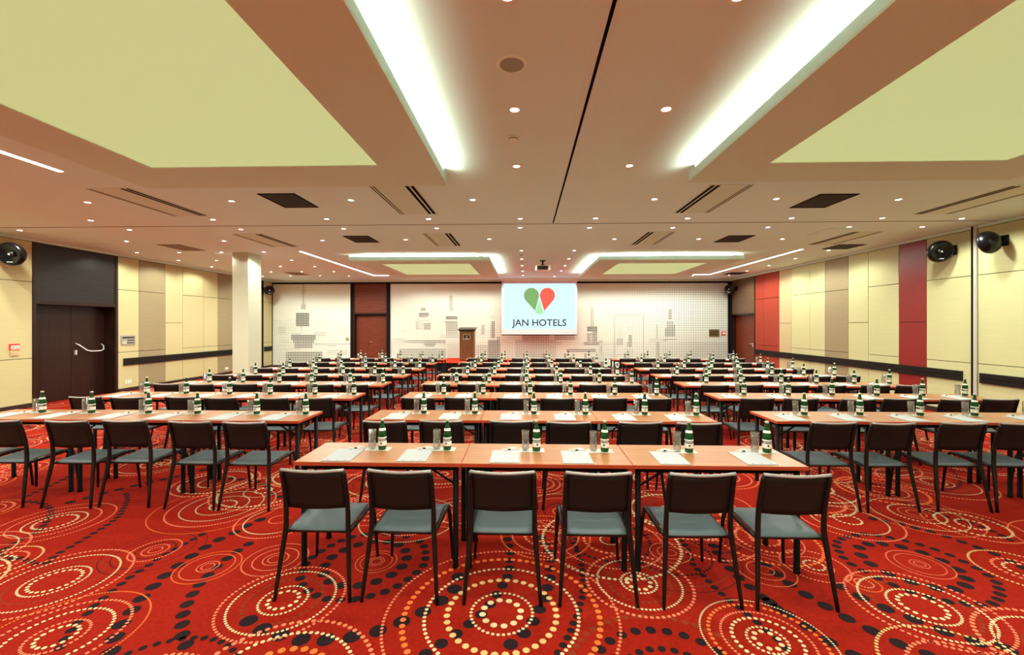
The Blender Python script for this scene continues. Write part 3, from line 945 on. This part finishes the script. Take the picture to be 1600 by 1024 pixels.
# unseen lamps added to light walls, continuing the grid off-frame and behind far rafts
for y_, xs in ((6.2, (-8.4, 7.9)), (7.35, (-9.6,)), (3.6, (-9.2, -6.9, 7.1)), (4.9, (-9.2, -6.9, 7.1)), (2.3, (-9.2, -6.9, 7.1)), (1.0, (-9.2, -6.9, -.05, 1.1, 7.1)), (-.4, (-9.2, -6.9, -.05, 1.1, 7.1)), (-1.8, (-9.2, -6.9, -.05, 1.1, 7.1)), (-2.8, (-5.5, -3.5, -1.5, .5, 2.5, 4.5)), (15.95, (-4.2, -3.15, -2.1, -1.0, 1.1, 2.2, 3.2, 4.2, 5.2, 6.2))):
    pos += [(x_, y_) for x_ in xs]
ordn = ['first', 'second', 'third', 'fourth', 'fifth', 'sixth', 'seventh', 'eighth', 'ninth', 'tenth', 'eleventh', 'twelfth', 'thirteenth', 'fourteenth', 'fifteenth', 'sixteenth', 'seventeenth', 'eighteenth', 'nineteenth', 'twentieth']
rows_ = []
for i, (x, y) in enumerate(pos):
    for rw in rows_:
        if abs(rw[0] - y) < .33:
            rw[1].append(i)
            break
    else:
        rows_.append([y, [i]])
rows_.sort(key=lambda r: r[0])
first = True
for ri, (yy, ids) in enumerate(rows_):
    ids.sort(key=lambda i: pos[i][0])
    for ci, i in enumerate(ids):
        rowname = 'nearest' if ri == 0 else ordn[ri] + ' nearest'
        placed(dl, first, 'small round downlight, %s from left in the %s crosswise row of lights' % (ordn[ci], rowname), (pos[i][0], pos[i][1], CEIL))
        first = False


# ---- slot diffusers and grilles
def diffuser(label, x0, x1, y0, y1, thick_right):
    t = thing('slot_diffuser', label, 'air vent', ((x0 + x1) / 2, (y0 + y1) / 2, CEIL), 0, 'slot diffusers in the ceiling')
    w, l = (x1 - x0) / 2, (y1 - y0) / 2
    box(-w, w, -l, l, -.006, -.0005).build('panel', M['soffit'], t)
    s = 1 if thick_right else -1
    for a, b in ((w - .03, w - .075), (w - .10, w - .145)):
        box(s * a, s * b, -l + .02, l - .02, -.008, -.006).build('slot', M['slot'], t)
    for a, b in ((-w + .02, -w + .035), (-w + .06, -w + .075)):
        box(s * a, s * b, -l + .02, l - .02, -.008, -.006).build('slot', M['slot'], t)
    return t


for lab, x0, x1, y0, y1, tr_ in [
    ('slot diffuser in near far-left ceiling beside the light line', -5.86, -5.24, 5.5, 6.95, True),
    ('slot diffuser just beyond the near left raft corner', -2.05, -1.42, 5.5, 6.95, True),
    ('slot diffuser just beyond the near right raft corner', 2.40, 2.98, 5.6, 7.0, False),
    ('slot diffuser near the right wall beyond the near right raft', 6.34, 6.95, 5.75, 7.2, False),
    ('far slot diffuser left, before the L-shaped light line', -5.86, -5.24, 8.35, 9.75, True),
    ('far slot diffuser left of the ceiling centre', -2.04, -1.44, 8.4, 9.75, True),
    ('far slot diffuser right of the ceiling centre', 2.38, 2.95, 8.4, 9.75, False),
    ('far slot diffuser right, before the right light line', 6.38, 6.98, 8.5, 9.85, False)]:
    diffuser(lab, x0, x1, y0, y1, tr_)


def grille(label, x0, x1, y0, y1, dark=True):
    t = thing('return_grille', label, 'air vent', ((x0 + x1) / 2, (y0 + y1) / 2, CEIL), 0, 'square air grilles in the ceiling')
    w, l = (x1 - x0) / 2, (y1 - y0) / 2
    MB().box(-w, w, -l, -l + .02, -.008, -.0005).box(-w, w, l - .02, l, -.008, -.0005).box(-w, -w + .02, -l + .02, l - .02, -.008, -.0005).box(w - .02, w, -l + .02, l - .02, -.008, -.0005).build('frame', M['slot' if dark else 'pale_grille'], t)
    box(-w + .02, w - .02, -l + .02, l - .02, -.002, -.0005).build('backing', M['slot' if dark else 'pale_grille'], t)
    mb = MB()
    n = 12
    for i in range(n):
        x = -w + .03 + (2 * w - .06) * (i + .5) / n
        mb.box(x - .008, x + .008, -l + .02, l - .02, -.006, -.003)
    n = 15
    for i in range(n):
        y = -l + .03 + (2 * l - .06) * (i + .5) / n
        mb.box(-w + .02, w - .02, y - .006, y + .006, -.0065, -.0025)
    tag(mb.build('mesh_grid', M['grille' if dark else 'pale_grille'], t), kind='stuff')
    return t


for lab, x0, x1, y0, y1, d in [
    ('dark mesh grille beyond the near left raft', -3.71, -3.18, 5.8, 6.5, True),
    ('dark mesh grille beyond the near right raft', 4.10, 4.64, 6.05, 6.75, True),
    ('dark mesh grille before the far left raft', -3.72, -3.19, 8.6, 9.3, True),
    ('dark mesh grille before the far right raft', 4.14, 4.68, 8.8, 9.5, True),
    ('pale grille in left ceiling in front of the column', -8.33, -7.78, 9.4, 10.2, False),
    ('pale grille in far left ceiling behind the column', -8.35, -7.8, 14.5, 15.3, False),
    ('dark grille beside right wall above the pale yellow panels', 7.1, 7.7, 9.85, 10.45, True),
    ('dark grille beside right wall above the far red panels', 7.12, 7.72, 14.95, 15.6, True)]:
    grille(lab, x0, x1, y0, y1, d)


def flush(label, px, py, r, big=True):
    x, y = on_ceiling(px, py)
    t = thing('ceiling_speaker', label, 'speaker', (x, y, CEIL))
    MB().lathe([(r, 0), (r, -.004), (r * .86, -.010), (r * .78, -.004), (r * .78, 0)], seg=28, caps=False).build('rim', M['fit'], t)
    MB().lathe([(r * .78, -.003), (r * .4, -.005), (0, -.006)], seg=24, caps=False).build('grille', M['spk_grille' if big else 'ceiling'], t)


flush('large round flush speaker in the near middle ceiling', 799.5, 101, .108)
flush('small round flush cover right of the near left dark grille', 506.6, 312.7, .085, False)
flush('small round flush cover left of the near right dark grille', 1238, 309.7, .085, False)
flush('faint round flush cover right of the far left dark grille', 601, 373.5, .085, False)
flush('faint round flush cover left of the far right dark grille', 1108, 373, .085, False)
flush('round flush speaker left of the projector', 815, 409.5, .11)


def smoke(label, px, py):
    x, y = on_ceiling(px, py)
    t = thing('smoke_detector', label, 'detector', (x, y, CEIL))
    MB().lathe([(.055, 0), (.055, -.012), (.048, -.018)], seg=18).build('base', M['fit'], t)
    MB().lathe([(.042, -.018), (.045, -.032), (.030, -.045), (.0, -.048)], seg=18, caps=False).build('sensor_head', M['fit'], t)
    MB().lathe([(.0455, -.022), (.0465, -.028)], seg=18, caps=False).build('vent_ring', M['slot'], t)


smoke('white smoke detector between two near middle downlights', 802, 214)
smoke('far white smoke detector in line with the projector', 814.5, 398)
for lab, px, py in (('pale access panel in the left ceiling near the dark double door', 156, 385), ('pale access panel in the right ceiling near the speakers', 1294, 362)):
    x, y = on_ceiling(px, py)
    t = thing('access_panel', lab, 'access panel', (x, y, CEIL))
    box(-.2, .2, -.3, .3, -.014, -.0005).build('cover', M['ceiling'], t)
    box(-.215, .215, -.315, .315, -.005, -.0005).build('frame', M['soffit'], t)

# ---- projector
x, y = on_ceiling(848, 407.5)
t = thing('projector', 'white ceiling projector on a black mount in front of the screen', 'projector', (x, y - .0, CEIL))
MB().lathe([(.09, 0), (.09, -.008), (.05, -.02)], seg=16).build('ceiling_plate', M['black'], t)
MB().tube([(0, 0, -.02), (0, 0, -.12)], .022, 8).box(-.06, .06, -.05, .05, -.145, -.118).build('mount_arm', M['black'], t)
pb = MB().bevbox(-.205, .205, -.15, .17, -.285, -.150, .012).build('body', M['white'], t)
MB().box(-.16, .14, -.158, -.150, -.27, -.17).build('vent_panel', M['grille'], pb)
MB().lathe([(.045, 0), (.045, .03), (.03, .034)], (.09, .165, -.215), 14, 'Y').build('lens', M['slot'], pb)

# ---- projection screen
SX0, SX1 = back_x(784, 16.75), back_x(901.5, 16.75)
SY = 16.72
t = thing('projection_screen', 'white projection screen lit with a two-petal hotel logo', 'screen', ((SX0 + SX1) / 2, SY, 0))
W2 = (SX1 - SX0) / 2
box(-W2, W2, -.003, .003, 1.36, 3.50).build('fabric', M['screenedge'], t)
MB().box(-W2 - .03, W2 + .03, -.05, .06, 3.46, CEIL - .004).build('housing', M['white'], t)
MB().tube([(-W2, 0, 1.35), (W2, 0, 1.35)], .018, 8).build('bottom_bar', M['black'], t)
k = SY / FPX
PX = lambda p: (p - 842.75) * k
PZ = lambda p: EYE + (HOR - p) * k
pic = box(PX(786.8), PX(899.3), -.0055, -.0035, PZ(515.2), PZ(443.2)).build('projected_picture', M['pic'], t)


def petal(name, cx, cz, r, tx, tz, m, yy):
    # teardrop: round head, straight sides to a tip
    d = Vector((tx - cx, tz - cz))
    L = d.length
    ang = math.atan2(d.y, d.x)
    th = math.acos(min(1, r / L))
    pts = []
    n = 22
    for i in range(n + 1):
        a = ang + th + (2 * math.pi - 2 * th) * i / n
        pts.append((cx + r * math.cos(a), yy, cz + r * math.sin(a)))
    pts.append((tx, yy, tz))
    mb = MB()
    b = [(p[0], p[1] + .0008, p[2]) for p in pts]
    N = len(pts)
    mb.add(pts + b, [tuple(range(N))] + [(i, i + N, (i + 1) % N + N, (i + 1) % N) for i in range(N)])
    mb.build(name, m, pic)


petal('green_petal', PX(830.5), PZ(462), 11.7 * k, PX(836.2), PZ(486), M['lgreen'], -.0065)
petal('red_petal', PX(855.4), PZ(462), 11.7 * k, PX(850.6), PZ(486), M['lred'], -.0065)
pp = [(PX(842.8), PZ(470)), (PX(837.2), PZ(488))]
pts = [(PX(842.9), -.0068, PZ(469))]
for i in range(9):
    a = math.pi * (1.12 + .76 * i / 8)
    pts.append((PX(843) + 6.4 * k * math.cos(a), -.0068, PZ(485.6) + 5.6 * k * math.sin(a)))
N = len(pts)
MB().add(pts + [(p[0], p[1] + .0008, p[2]) for p in pts], [tuple(range(N))] + [(i, i + N, (i + 1) % N + N, (i + 1) % N) for i in range(N)]).build('pale_green_petal', M['lpale'], pic)
text_mesh('lettering', 'JAN HOTELS', 14.6 * k, M['ltext'], pic, (PX(843.2), -.0068, PZ(505)), (R(90), 0, 0), .0004, 1.03, 0.004)

# ---- podium and lectern
st = thing('stage', 'low red carpeted stage platform at the back wall', 'stage', (0, 15.1, 0))
box(-3.15, 2.55, 0, YB - .06 - 15.1, .385, .40).build('carpet_top', M['stage'], st)
box(-3.13, 2.53, .02, YB - .08 - 15.1, .0, .385).build('skirt', M['black'], st)
lx = (729 - 820) * 15.9 / FPX
le = thing('lectern', 'brown wooden lectern standing on the stage left of the screen', 'lectern', (lx, 15.9, .40))
MB().bevbox(-.27, .27, -.02, .42, .03, 1.10, .008).build('body', M['lectern'], le)
MB().box(-.255, .255, 0, .40, 0, .03).build('plinth', M['lecterntop'], le)
MB().add([(-.33, -.06, 1.145), (.33, -.06, 1.145), (.33, .46, 1.215), (-.33, .46, 1.215), (-.33, -.06, 1.175), (.33, -.06, 1.175), (.33, .46, 1.245), (-.33, .46, 1.245)],
         [(0, 3, 2, 1), (4, 5, 6, 7), (0, 1, 5, 4), (1, 2, 6, 5), (2, 3, 7, 6), (3, 0, 4, 7)]).box(-.29, .29, -.03, .43, 1.10, 1.15).build('desk_top', M['lecterntop'], le)
pl = MB().box(-.125, .125, -.026, -.021, .80, .98).build('plaque', M['lecterntop'], le)
mb = MB()
for a in ((-.125, .125, .975, .985), (-.125, .125, .795, .805), (-.13, -.12, .795, .985), (.12, .13, .795, .985)):
    mb.box(a[0], a[1], -.030, -.026, a[2], a[3])
mb.box(-.07, .07, -.029, -.026, .825, .84).tube([(-.02, -.028, .86), (-.02, -.028, .90), (.02, -.028, .93), (.03, -.028, .90), (0, -.028, .87)], .006, 5)
mb.build('emblem', M['white'], pl)


# ================================================================== WALL THINGS
def speaker(label, px, py, X, r, aim, bx, wall_x):
    """round pod loudspeaker hung from a wall bracket; aim = direction it faces (deg, 0 = +x)"""
    a = (px - 800) / FPX
    Y = X * (a * SP_ + CP) / (a * CP - SP_)
    zcam = Y * CP - X * SP_
    Z = EYE + (HOR - py) * zcam / FPX
    t = thing('wall_speaker', label, 'speaker', (X, Y, Z))
    s = MB()
    prof = [(0, -.86 * r), (.3 * r, -.82 * r), (.6 * r, -.66 * r), (.84 * r, -.38 * r), (.97 * r, -.05 * r), (.98 * r, .2 * r), (.93 * r, .4 * r), (.84 * r, .5 * r), (.76 * r, .48 * r), (.5 * r, .26 * r), (.25 * r, .2 * r)]
    s.lathe([(p[0], p[1] * .72 + .05 * r) for p in prof], seg=28, axis='X', caps=False)
    rot = (0, R(12), R(aim))
    body = s.build('shell', M['gloss'], t, (0, 0, 0), rot)
    MB().lathe([(.26 * r, .2 * r), (.22 * r, .32 * r), (.1 * r, .36 * r), (0, .36 * r)], seg=16, axis='X', caps=False).build('driver_cone', M['frame'], body)
    MB().lathe([(.07 * r, .36 * r), (.04 * r, .38 * r), (0, .38 * r)], seg=10, axis='X', caps=False).build('badge', M['white'], body)
    MB().box(.40 * r, .42 * r, -.2 * r, .2 * r, -.66 * r, -.62 * r).build('name_strip', M['white'], body)
    sg = 1 if wall_x > X else -1
    d = wall_x - X
    MB().tube([(sg * .4 * r, 0, 0), (d * .7, bx, .02), (d - sg * .05, bx, .02)], .022, 8).lathe([(.06, 0), (.06, .07)], (d * .82 - .035, bx, .02), 12, 'X').build('bracket_arm', M['black'], t)
    box(d - sg * .003, d - sg * .045, bx - .055, bx + .055, -.07, .11).build('wall_plate', M['black'], t)
    return t


speaker('round black pod speaker high on the left wall before the door', 20, 397, -10.08, .235, -78, .0, XL)
speaker('round black pod speaker on right wall just beyond the pilaster', 1467, 393, 7.96, .212, 262, -.0, XR)
speaker('round black pod speaker on right wall nearer than the pilaster', 1547, 378, 7.99, .205, 102, .0, XR)
speaker('round black pod speaker in the far left corner', 420.6, 453.7, -10.15, .19, -50, .0, XL)
speaker('round black pod speaker in the far right corner', 1140, 452, 7.98, .19, 230, .0, XR)


def wall_pt(px, py, X):
    Y = side_y(px, X)
    zcam = Y * CP - X * SP_
    return Y, EYE + (HOR - py) * zcam / FPX


# fire sign with plate, left
y, z = wall_pt(22, 542.6, XL)
t = thing('fire_alarm_sign', 'small red and white fire alarm sign on left wall before door', 'sign', (XL, y, z))
box(.001, .012, -.09, .09, -.06, .065).build('board', M['sign_red'], t)
box(.012, .014, -.06, .08, -.045, .03).build('white_field', M['white'], t)
MB().box(.014, .016, -.035, -.015, -.03, .015).box(.014, .016, .0, .012, -.02, .02).box(.014, .016, .03, .055, -.03, .0).build('pictogram', M['sign_red'], t)
y2, z2 = wall_pt(22, 553, XL)
tag(box(XL + .001, XL + .015, y2 - .075, y2 + .075, z2 - .05, z2 + .05).box(XL + .015, XL + .02, y2 - .05, y2 + .05, z2 - .03, z2 + .03).build('call_box', M['beige']), 'small beige box below the red fire sign', 'box')
# control panel left
y, z = wall_pt(200, 531.5, XL)
t = thing('control_panel', 'grey push button control panel on left wall beside the double door', 'control panel', (XL, y, z))
MB().box(.001, .015, -.20, .20, -.125, .125).build('face_plate', M['greyplate'], t)
for i in range(10):
    for j in range(3):
        if j > 0 and i < 4:
            continue
        box(.015, .022, -.165 + i * .034, -.145 + i * .034, .045 - j * .065, (.085 if j == 0 else .07) - j * .065).build('button', M['slot'], t)
MB().box(.015, .018, -.165, -.06, -.10, -.03).build('display', M['steel'], t)


def socket(label, px, py, X, s):
    y, z = wall_pt(px, py, X)
    t = thing('wall_socket', label, 'socket', (X, y, z))
    box(s * .001, s * .012, -.08, .08, -.04, .04).build('plate', M['white'], t)
    for q in (-.04, .04):
        MB().lathe([(.02, 0), (.02, .002)], (s * .013, q, 0), 10, 'X').build('outlet', M['greyplate'], t)


socket('white double socket low on left wall beside the double door', 200.5, 597, XL, 1)
socket('white double socket on last taupe panel before the column', 354, 576, XL, 1)


def back_thing(px, py):
    return back_x(px), EYE + (HOR - py) * YB / FPX


x, z = back_thing(1115.5, 520.5)
t = thing('control_panel', 'dark bronze control plate on right end of the back wall', 'control panel', (x, YB, z))
box(-.2, .2, -.02, -.002, -.14, .14).build('face_plate', M['brass'], t)
for i in range(6):
    for j in range(2):
        box(-.15 + i * .052, -.12 + i * .052, -.026, -.02, .03 - j * .09, .06 - j * .09).build('button', M['slot'], t)
x, z = back_thing(1130.5, 521)
t = thing('fire_alarm_sign', 'small red and white fire sign at right end of back wall', 'sign', (x, YB, z))
box(-.08, .08, -.014, -.002, -.075, .075).build('board', M['sign_red'], t)
MB().box(-.04, .045, -.017, -.014, -.035, .04).build('white_field', M['white'], t)
x, z = back_thing(543, 529.5)
t = thing('round_detector', 'small round beige device on left back board beside the door', 'device', (x, YB, z))
MB().lathe([(.065, -.002), (.065, -.03), (.04, -.045), (0, -.045)], (0, 0, 0), 16, 'Y', caps=False).build('housing', M['beige'], t)
MB().lathe([(.03, -.046), (.03, -.05), (0, -.05)], (0, 0, 0), 12, 'Y', caps=False).build('cover', M['taupe'], t)
x, z = back_thing(632.3, 518)
t = thing('light_switch', 'small brown and white switch pair on back board right of door', 'switch', (x, YB, z))
box(-.05, .05, -.012, -.002, -.05, .05).build('plate', M['white'], t)
box(-.04, .0, -.016, -.012, -.035, .035).build('rocker', M['mahog'], t)
x, z = back_thing(406 + 26, 567)
t = thing('wall_socket', 'white socket low on the left back board', 'socket', (x + .1, YB, z))
box(-.1, .1, -.012, -.002, -.04, .04).build('plate', M['white'], t)
box(-.05, .05, -.015, -.012, -.02, .02).build('outlet', M['greyplate'], t)

# ================================================================== FURNITURE
TH = .765
TW, TD = 1.196, .51
# ---- table
tb = thing('table', 'x', 'table', (0, 0, 0), 0, 'long cherry seminar tables')
MB().bevbox(.003, TW - .003, .004, TD - .004, TH - .026, TH, .0015).build('tabletop', M['top'], tb)
MB().box(.0, TW, -.0, .004, TH - .026, TH - .0015).box(.0, TW, TD - .004, TD, TH - .026, TH - .0015).box(0, .003, .004, TD - .004, TH - .026, TH - .0015).box(TW - .003, TW, .004, TD - .004, TH - .026, TH - .0015).build('edge_band', M['edge'], tb)
MB().box(.07, TW - .07, .05, .072, TH - .066, TH - .0265).box(.07, TW - .07, TD - .072, TD - .05, TH - .066, TH - .0265).box(.05, .072, .05, TD - .05, TH - .066, TH - .0265).box(TW - .072, TW - .05, .05, TD - .05, TH - .066, TH - .0265).build('apron', M['leg'], tb)
lm = MB().lathe([(.019, 0), (.0225, .003), (.0225, .014), (.020, .018), (.0205, TH - .027)], seg=10).data('leg', M['leg'])
for x in (.046, TW - .046):
    for y in (.06, TD - .06):
        link('leg', lm, tb, (x, y, 0))
MB().tube([(.055, .06, .60), (.22, .06, TH - .06)], .008, 6).build('brace', M['leg'], tb)
MB().tube([(TW - .055, .06, .60), (TW - .22, .06, TH - .06)], .008, 6).build('brace', M['leg'], tb)

# ---- chair (origin between the rear feet, seat towards +y)
ch = thing('chair', 'x', 'chair', (0, 0, 0), 0, 'dark sling chairs at the seminar tables')


def yprof(z):
    P = [(0, 0), (.2, .030), (.40, .062), (.47, .070), (.60, .062), (.72, .036), (.84, 0)]
    for (a, ya_), (b, yb_) in zip(P[:-1], P[1:]):
        if z <= b:
            u = (z - a) / (b - a)
            return ya_ + (yb_ - ya_) * u
    return P[-1][1]


def xprof(z):
    return .240 - .038 * min(1, z / .45) - .003 * max(0, z - .45) / .38


for s in (-1, 1):
    zs = [0, .1, .2, .3, .4, .45, .5, .56, .62, .68, .74, .79, .826]
    MB().tube([(s * xprof(z), yprof(z), z) for z in zs], [.0115, .013, .0145, .016, .017, .017, .0165, .016, .0155, .015, .0145, .0135, .012], 8).build('leg', M['frame'], ch)
for s in (-1, 1):
    MB().tube([(s * .208, .49, .400), (s * .214, .512, .33), (s * .222, .525, .18), (s * .232, .535, 0)], [.015, .0145, .0125, .0105], 8).build('leg', M['frame'], ch)
for s in (-1, 1):
    MB().tube([(s * .2, .068, .404), (s * .203, .2, .402), (s * .206, .34, .411), (s * .208, .43, .420), (s * .208, .475, .416), (s * .208, .492, .394)], [.013, .0135, .014, .0145, .015, .015], 8, 1.1).build('side_rail', M['frame'], ch)
MB().tube([(-.2, .10, .397), (.2, .10, .397)], .010, 6).build('stretcher', M['frame'], ch)
MB().tube([(-.206, .44, .402), (.206, .44, .402)], .010, 6).build('stretcher', M['frame'], ch)


def seatfn(u, v):
    x = -.192 + .384 * u
    y = .088 + .40 * v
    sag = .014 * math.sin(math.pi * u) * math.sin(math.pi * min(1, v * 1.0))
    z = .424 + .014 * v - sag
    if v > .85:
        z -= (v - .85) * .12
    if v < .12:
        z -= (.12 - v) * .12
    return (x, y, z)


MB().sheet(seatfn, 8, 8, .010).build('seat', M['seat'], ch)


def backfn(u, v):
    z = .566 + .249 * v
    x = (-.192 + .384 * u)
    bow = .026 * math.sin(math.pi * u)
    return (x, yprof(z) - bow * (.5 + .5 * v) + .0, z - .006 * math.sin(math.pi * u) * (1 - v))


MB().sheet(backfn, 10, 6, .009).build('backrest', M['back'], ch)
MB().tube([((-.2 + .4 * i / 10), yprof(.826) - .027 * math.sin(math.pi * i / 10), .827 - .004 * math.sin(math.pi * i / 10)) for i in range(11)], [.011] + [.010] * 9 + [.011], 8).build('top_rail', M['toprail'], ch)

# ---- bottle
bo = thing('water_bottle', 'x', 'bottle', (0, 0, 0), 0, 'green mineral water bottles')
BP = [(.020, .003), (.029, 0), (.0315, .006), (.0315, .115), (.0300, .135), (.0245, .158), (.0165, .180), (.0130, .200), (.0120, .222), (.0135, .224), (.0135, .231)]
MB().lathe(BP, seg=14).build('glass_body', M['bottle'], bo)
lb = MB().lathe([(.0322, .034), (.0325, .036), (.0325, .098), (.0322, .100)], seg=14, caps=False).build('label', M['label'], bo)
MB().lathe([(.0328, .070), (.0328, .090)], seg=14, caps=False).build('label_band', M['labelband'], lb)


def curved_text(body, size, r, z, m, parent, name='lettering'):
    o = text_mesh(name, body, size, m, parent, (0, 0, 0), (0, 0, 0), .0, 1.0, 0.0003)
    for v in o.data.vertices:
        a = v.co.x / r
        h = v.co.y
        v.co = (r * math.sin(a), -r * math.cos(a), z + h)
    return o


curved_text('MATTONI', .0155, .0332, .0795, M['label'], lb)
MB().lathe([(.0075, 0), (.0075, .0008)], (0, -.0337, .055), 12, 'Y').build('emblem', M['labelband'], lb)
MB().lathe([(.0272, .150), (.0215, .168)], seg=14, caps=False).build('neck_label', M['label'], bo)
MB().lathe([(.0142, .224), (.0142, .235), (.0125, .238), (0, .238)], seg=12, caps=False).build('cap', M['cap'], bo)

# ---- tumbler, coaster, notepad, pen
gl = MB().lathe([(0, .001), (.026, .0), (.028, .004), (.0300, .150), (.0288, .151), (.0268, .014), (0, .012)], seg=16, caps=False).build('tumbler', M['glass'])
tag(gl, 'x', 'glass', 'clear straight tumblers')
cs = tag(box(-.095, .095, -.05, .05, 0, .0015).build('paper_coaster', M['napkin']), 'x', 'coaster', 'white paper coasters')
pd = thing('notepad', 'x', 'notepad', (0, 0, 0), 0, 'white notepads')
MB().box(-.105, .105, -.1485, .1485, 0, .004).build('sheets', M['paper'], pd)
MB().box(-.07, -.055, -.132, -.125, .004, .0044).box(-.004, .006, -.132, -.126, .004, .0044).box(.055, .07, -.132, -.125, .004, .0044).box(-.012, .016, .120, .132, .004, .0044).build('print', M['ink'], pd)
pn = thing('pen', 'x', 'pen', (0, 0, 0), 0, 'white pens above the notepads')
MB().lathe([(.0015, -.070), (.0045, -.058), (.0048, .05), (.0042, .066)], (0, 0, .0048), 8, 'X').build('barrel', M['white'], pn)
MB().lathe([(.0051, -.018), (.0051, .006)], (0, 0, .0048), 8, 'X').box(.03, .062, -.0015, .0015, .0095, .0105).build('grip', M['slot'], pn)
sw = MB().sheet(lambda u, v: (-.035 + .07 * u, -.02 + .04 * v, .004 + .008 * math.sin(math.pi * u) * math.sin(math.pi * v)), 6, 4, .003).build('wrapped_sweet', M['napkin'])
tag(sw, 'x', 'sweet', 'wrapped sweets behind the pens')

# ---- rows
rowY = {}
backs = [3.50, 4.857, 6.17, 7.37, 8.55, 9.79, 11.17, 12.5]
ordw = ['first', 'second', 'third', 'fourth', 'fifth', 'sixth', 'seventh', 'eighth']


def rowword(n):
    return 'nearest' if n == 0 else ordw[n] + ' nearest'


blocks = []
cx0 = [-1.645, -1.652, -1.668, -1.70, -1.68, -1.68, -1.68, -1.68]
for r in range(8):
    blocks.append(('middle', r, cx0[r], backs[r] - TD))
for r in range(1, 8):
    blocks.append(('left', r - 1, -5.885 + (.0 if r < 4 else .02), backs[r] - TD - .09))
rx0 = [0, 2.545, 2.57, 2.555, 2.50, 2.49, 2.51, 2.47]
for r in range(1, 8):
    blocks.append(('right', r - 1, rx0[r], backs[r] - TD + .05))
R1C = [-1.338, -.785, -.140, .455, 1.090, 1.658]
R1B = [-1.115, -.605, .09, .615, 1.257, 1.85]
R1P = [-1.354, -.8125, -.144, .379, 1.054, 1.657]
first_t = first_p = True
tpos = ['leftmost', 'middle', 'rightmost']
for blk, rn, x0, y0 in blocks:
    near = (blk == 'middle' and rn == 0)
    for k in range(3):
        xx = x0 + k * 1.2
        placed(tb, first_t, '%s cherry table of the %s row in the %s block' % (tpos[k], rowword(rn), blk), (xx, y0, 0), 0)
        first_t = False
    for s in range(6):
        base = x0 + (s // 2) * 1.2
        if near:
            cxx, bxx, pxx = R1C[s], R1B[s], R1P[s]
            jr = [0.0, -.03, 0, 0, .03, 0][s]
        else:
            cxx = base + (.33, .87)[s % 2] + rnd.uniform(-.014, .014)
            bxx = base + ((.54, 1.10) if blk != 'right' else (.49, 1.07))[s % 2] + rnd.uniform(-.02, .02)
            pxx = bxx - .25 + rnd.uniform(-.015, .015)
            jr = rnd.uniform(-.035, .035)
        where = '%s place from left, %s row, %s block' % (ordn[s], rowword(rn), blk)
        cyy = y0 - (.345 if near else .325 + rnd.uniform(-.03, .03))
        placed(ch, first_p, 'dark sling-back chair, ' + where, (cxx, cyy, 0), jr)
        jy = rnd.uniform(-.008, .008)
        by = y0 + .335 + jy
        placed(cs, first_p, 'white paper coaster under glass and bottle, ' + where, (bxx - .035, by, TH + .0003), rnd.uniform(-.03, .03))
        placed(bo, first_p, 'green glass water bottle, ' + where, (bxx, by - .01, TH + .002), rnd.uniform(-.35, .35) - .0)
        placed(gl, first_p, 'clear empty tumbler left of the bottle, ' + where, (bxx - .085, by + .004, TH + .002), 0)
        placed(pd, first_p, 'white A4 notepad, ' + where, (pxx, y0 + .172 + jy, TH + .0003), rnd.uniform(-.015, .015))
        placed(pn, first_p, 'white pen above the notepad, ' + where, (pxx + .03, y0 + .338 + jy, TH + .0003), rnd.uniform(-.12, .12))
        placed(sw, first_p, 'small wrapped sweet behind the pen, ' + where, (pxx + .045, y0 + .375 + jy, TH + .0003), rnd.uniform(-.2, .2))
        first_p = False
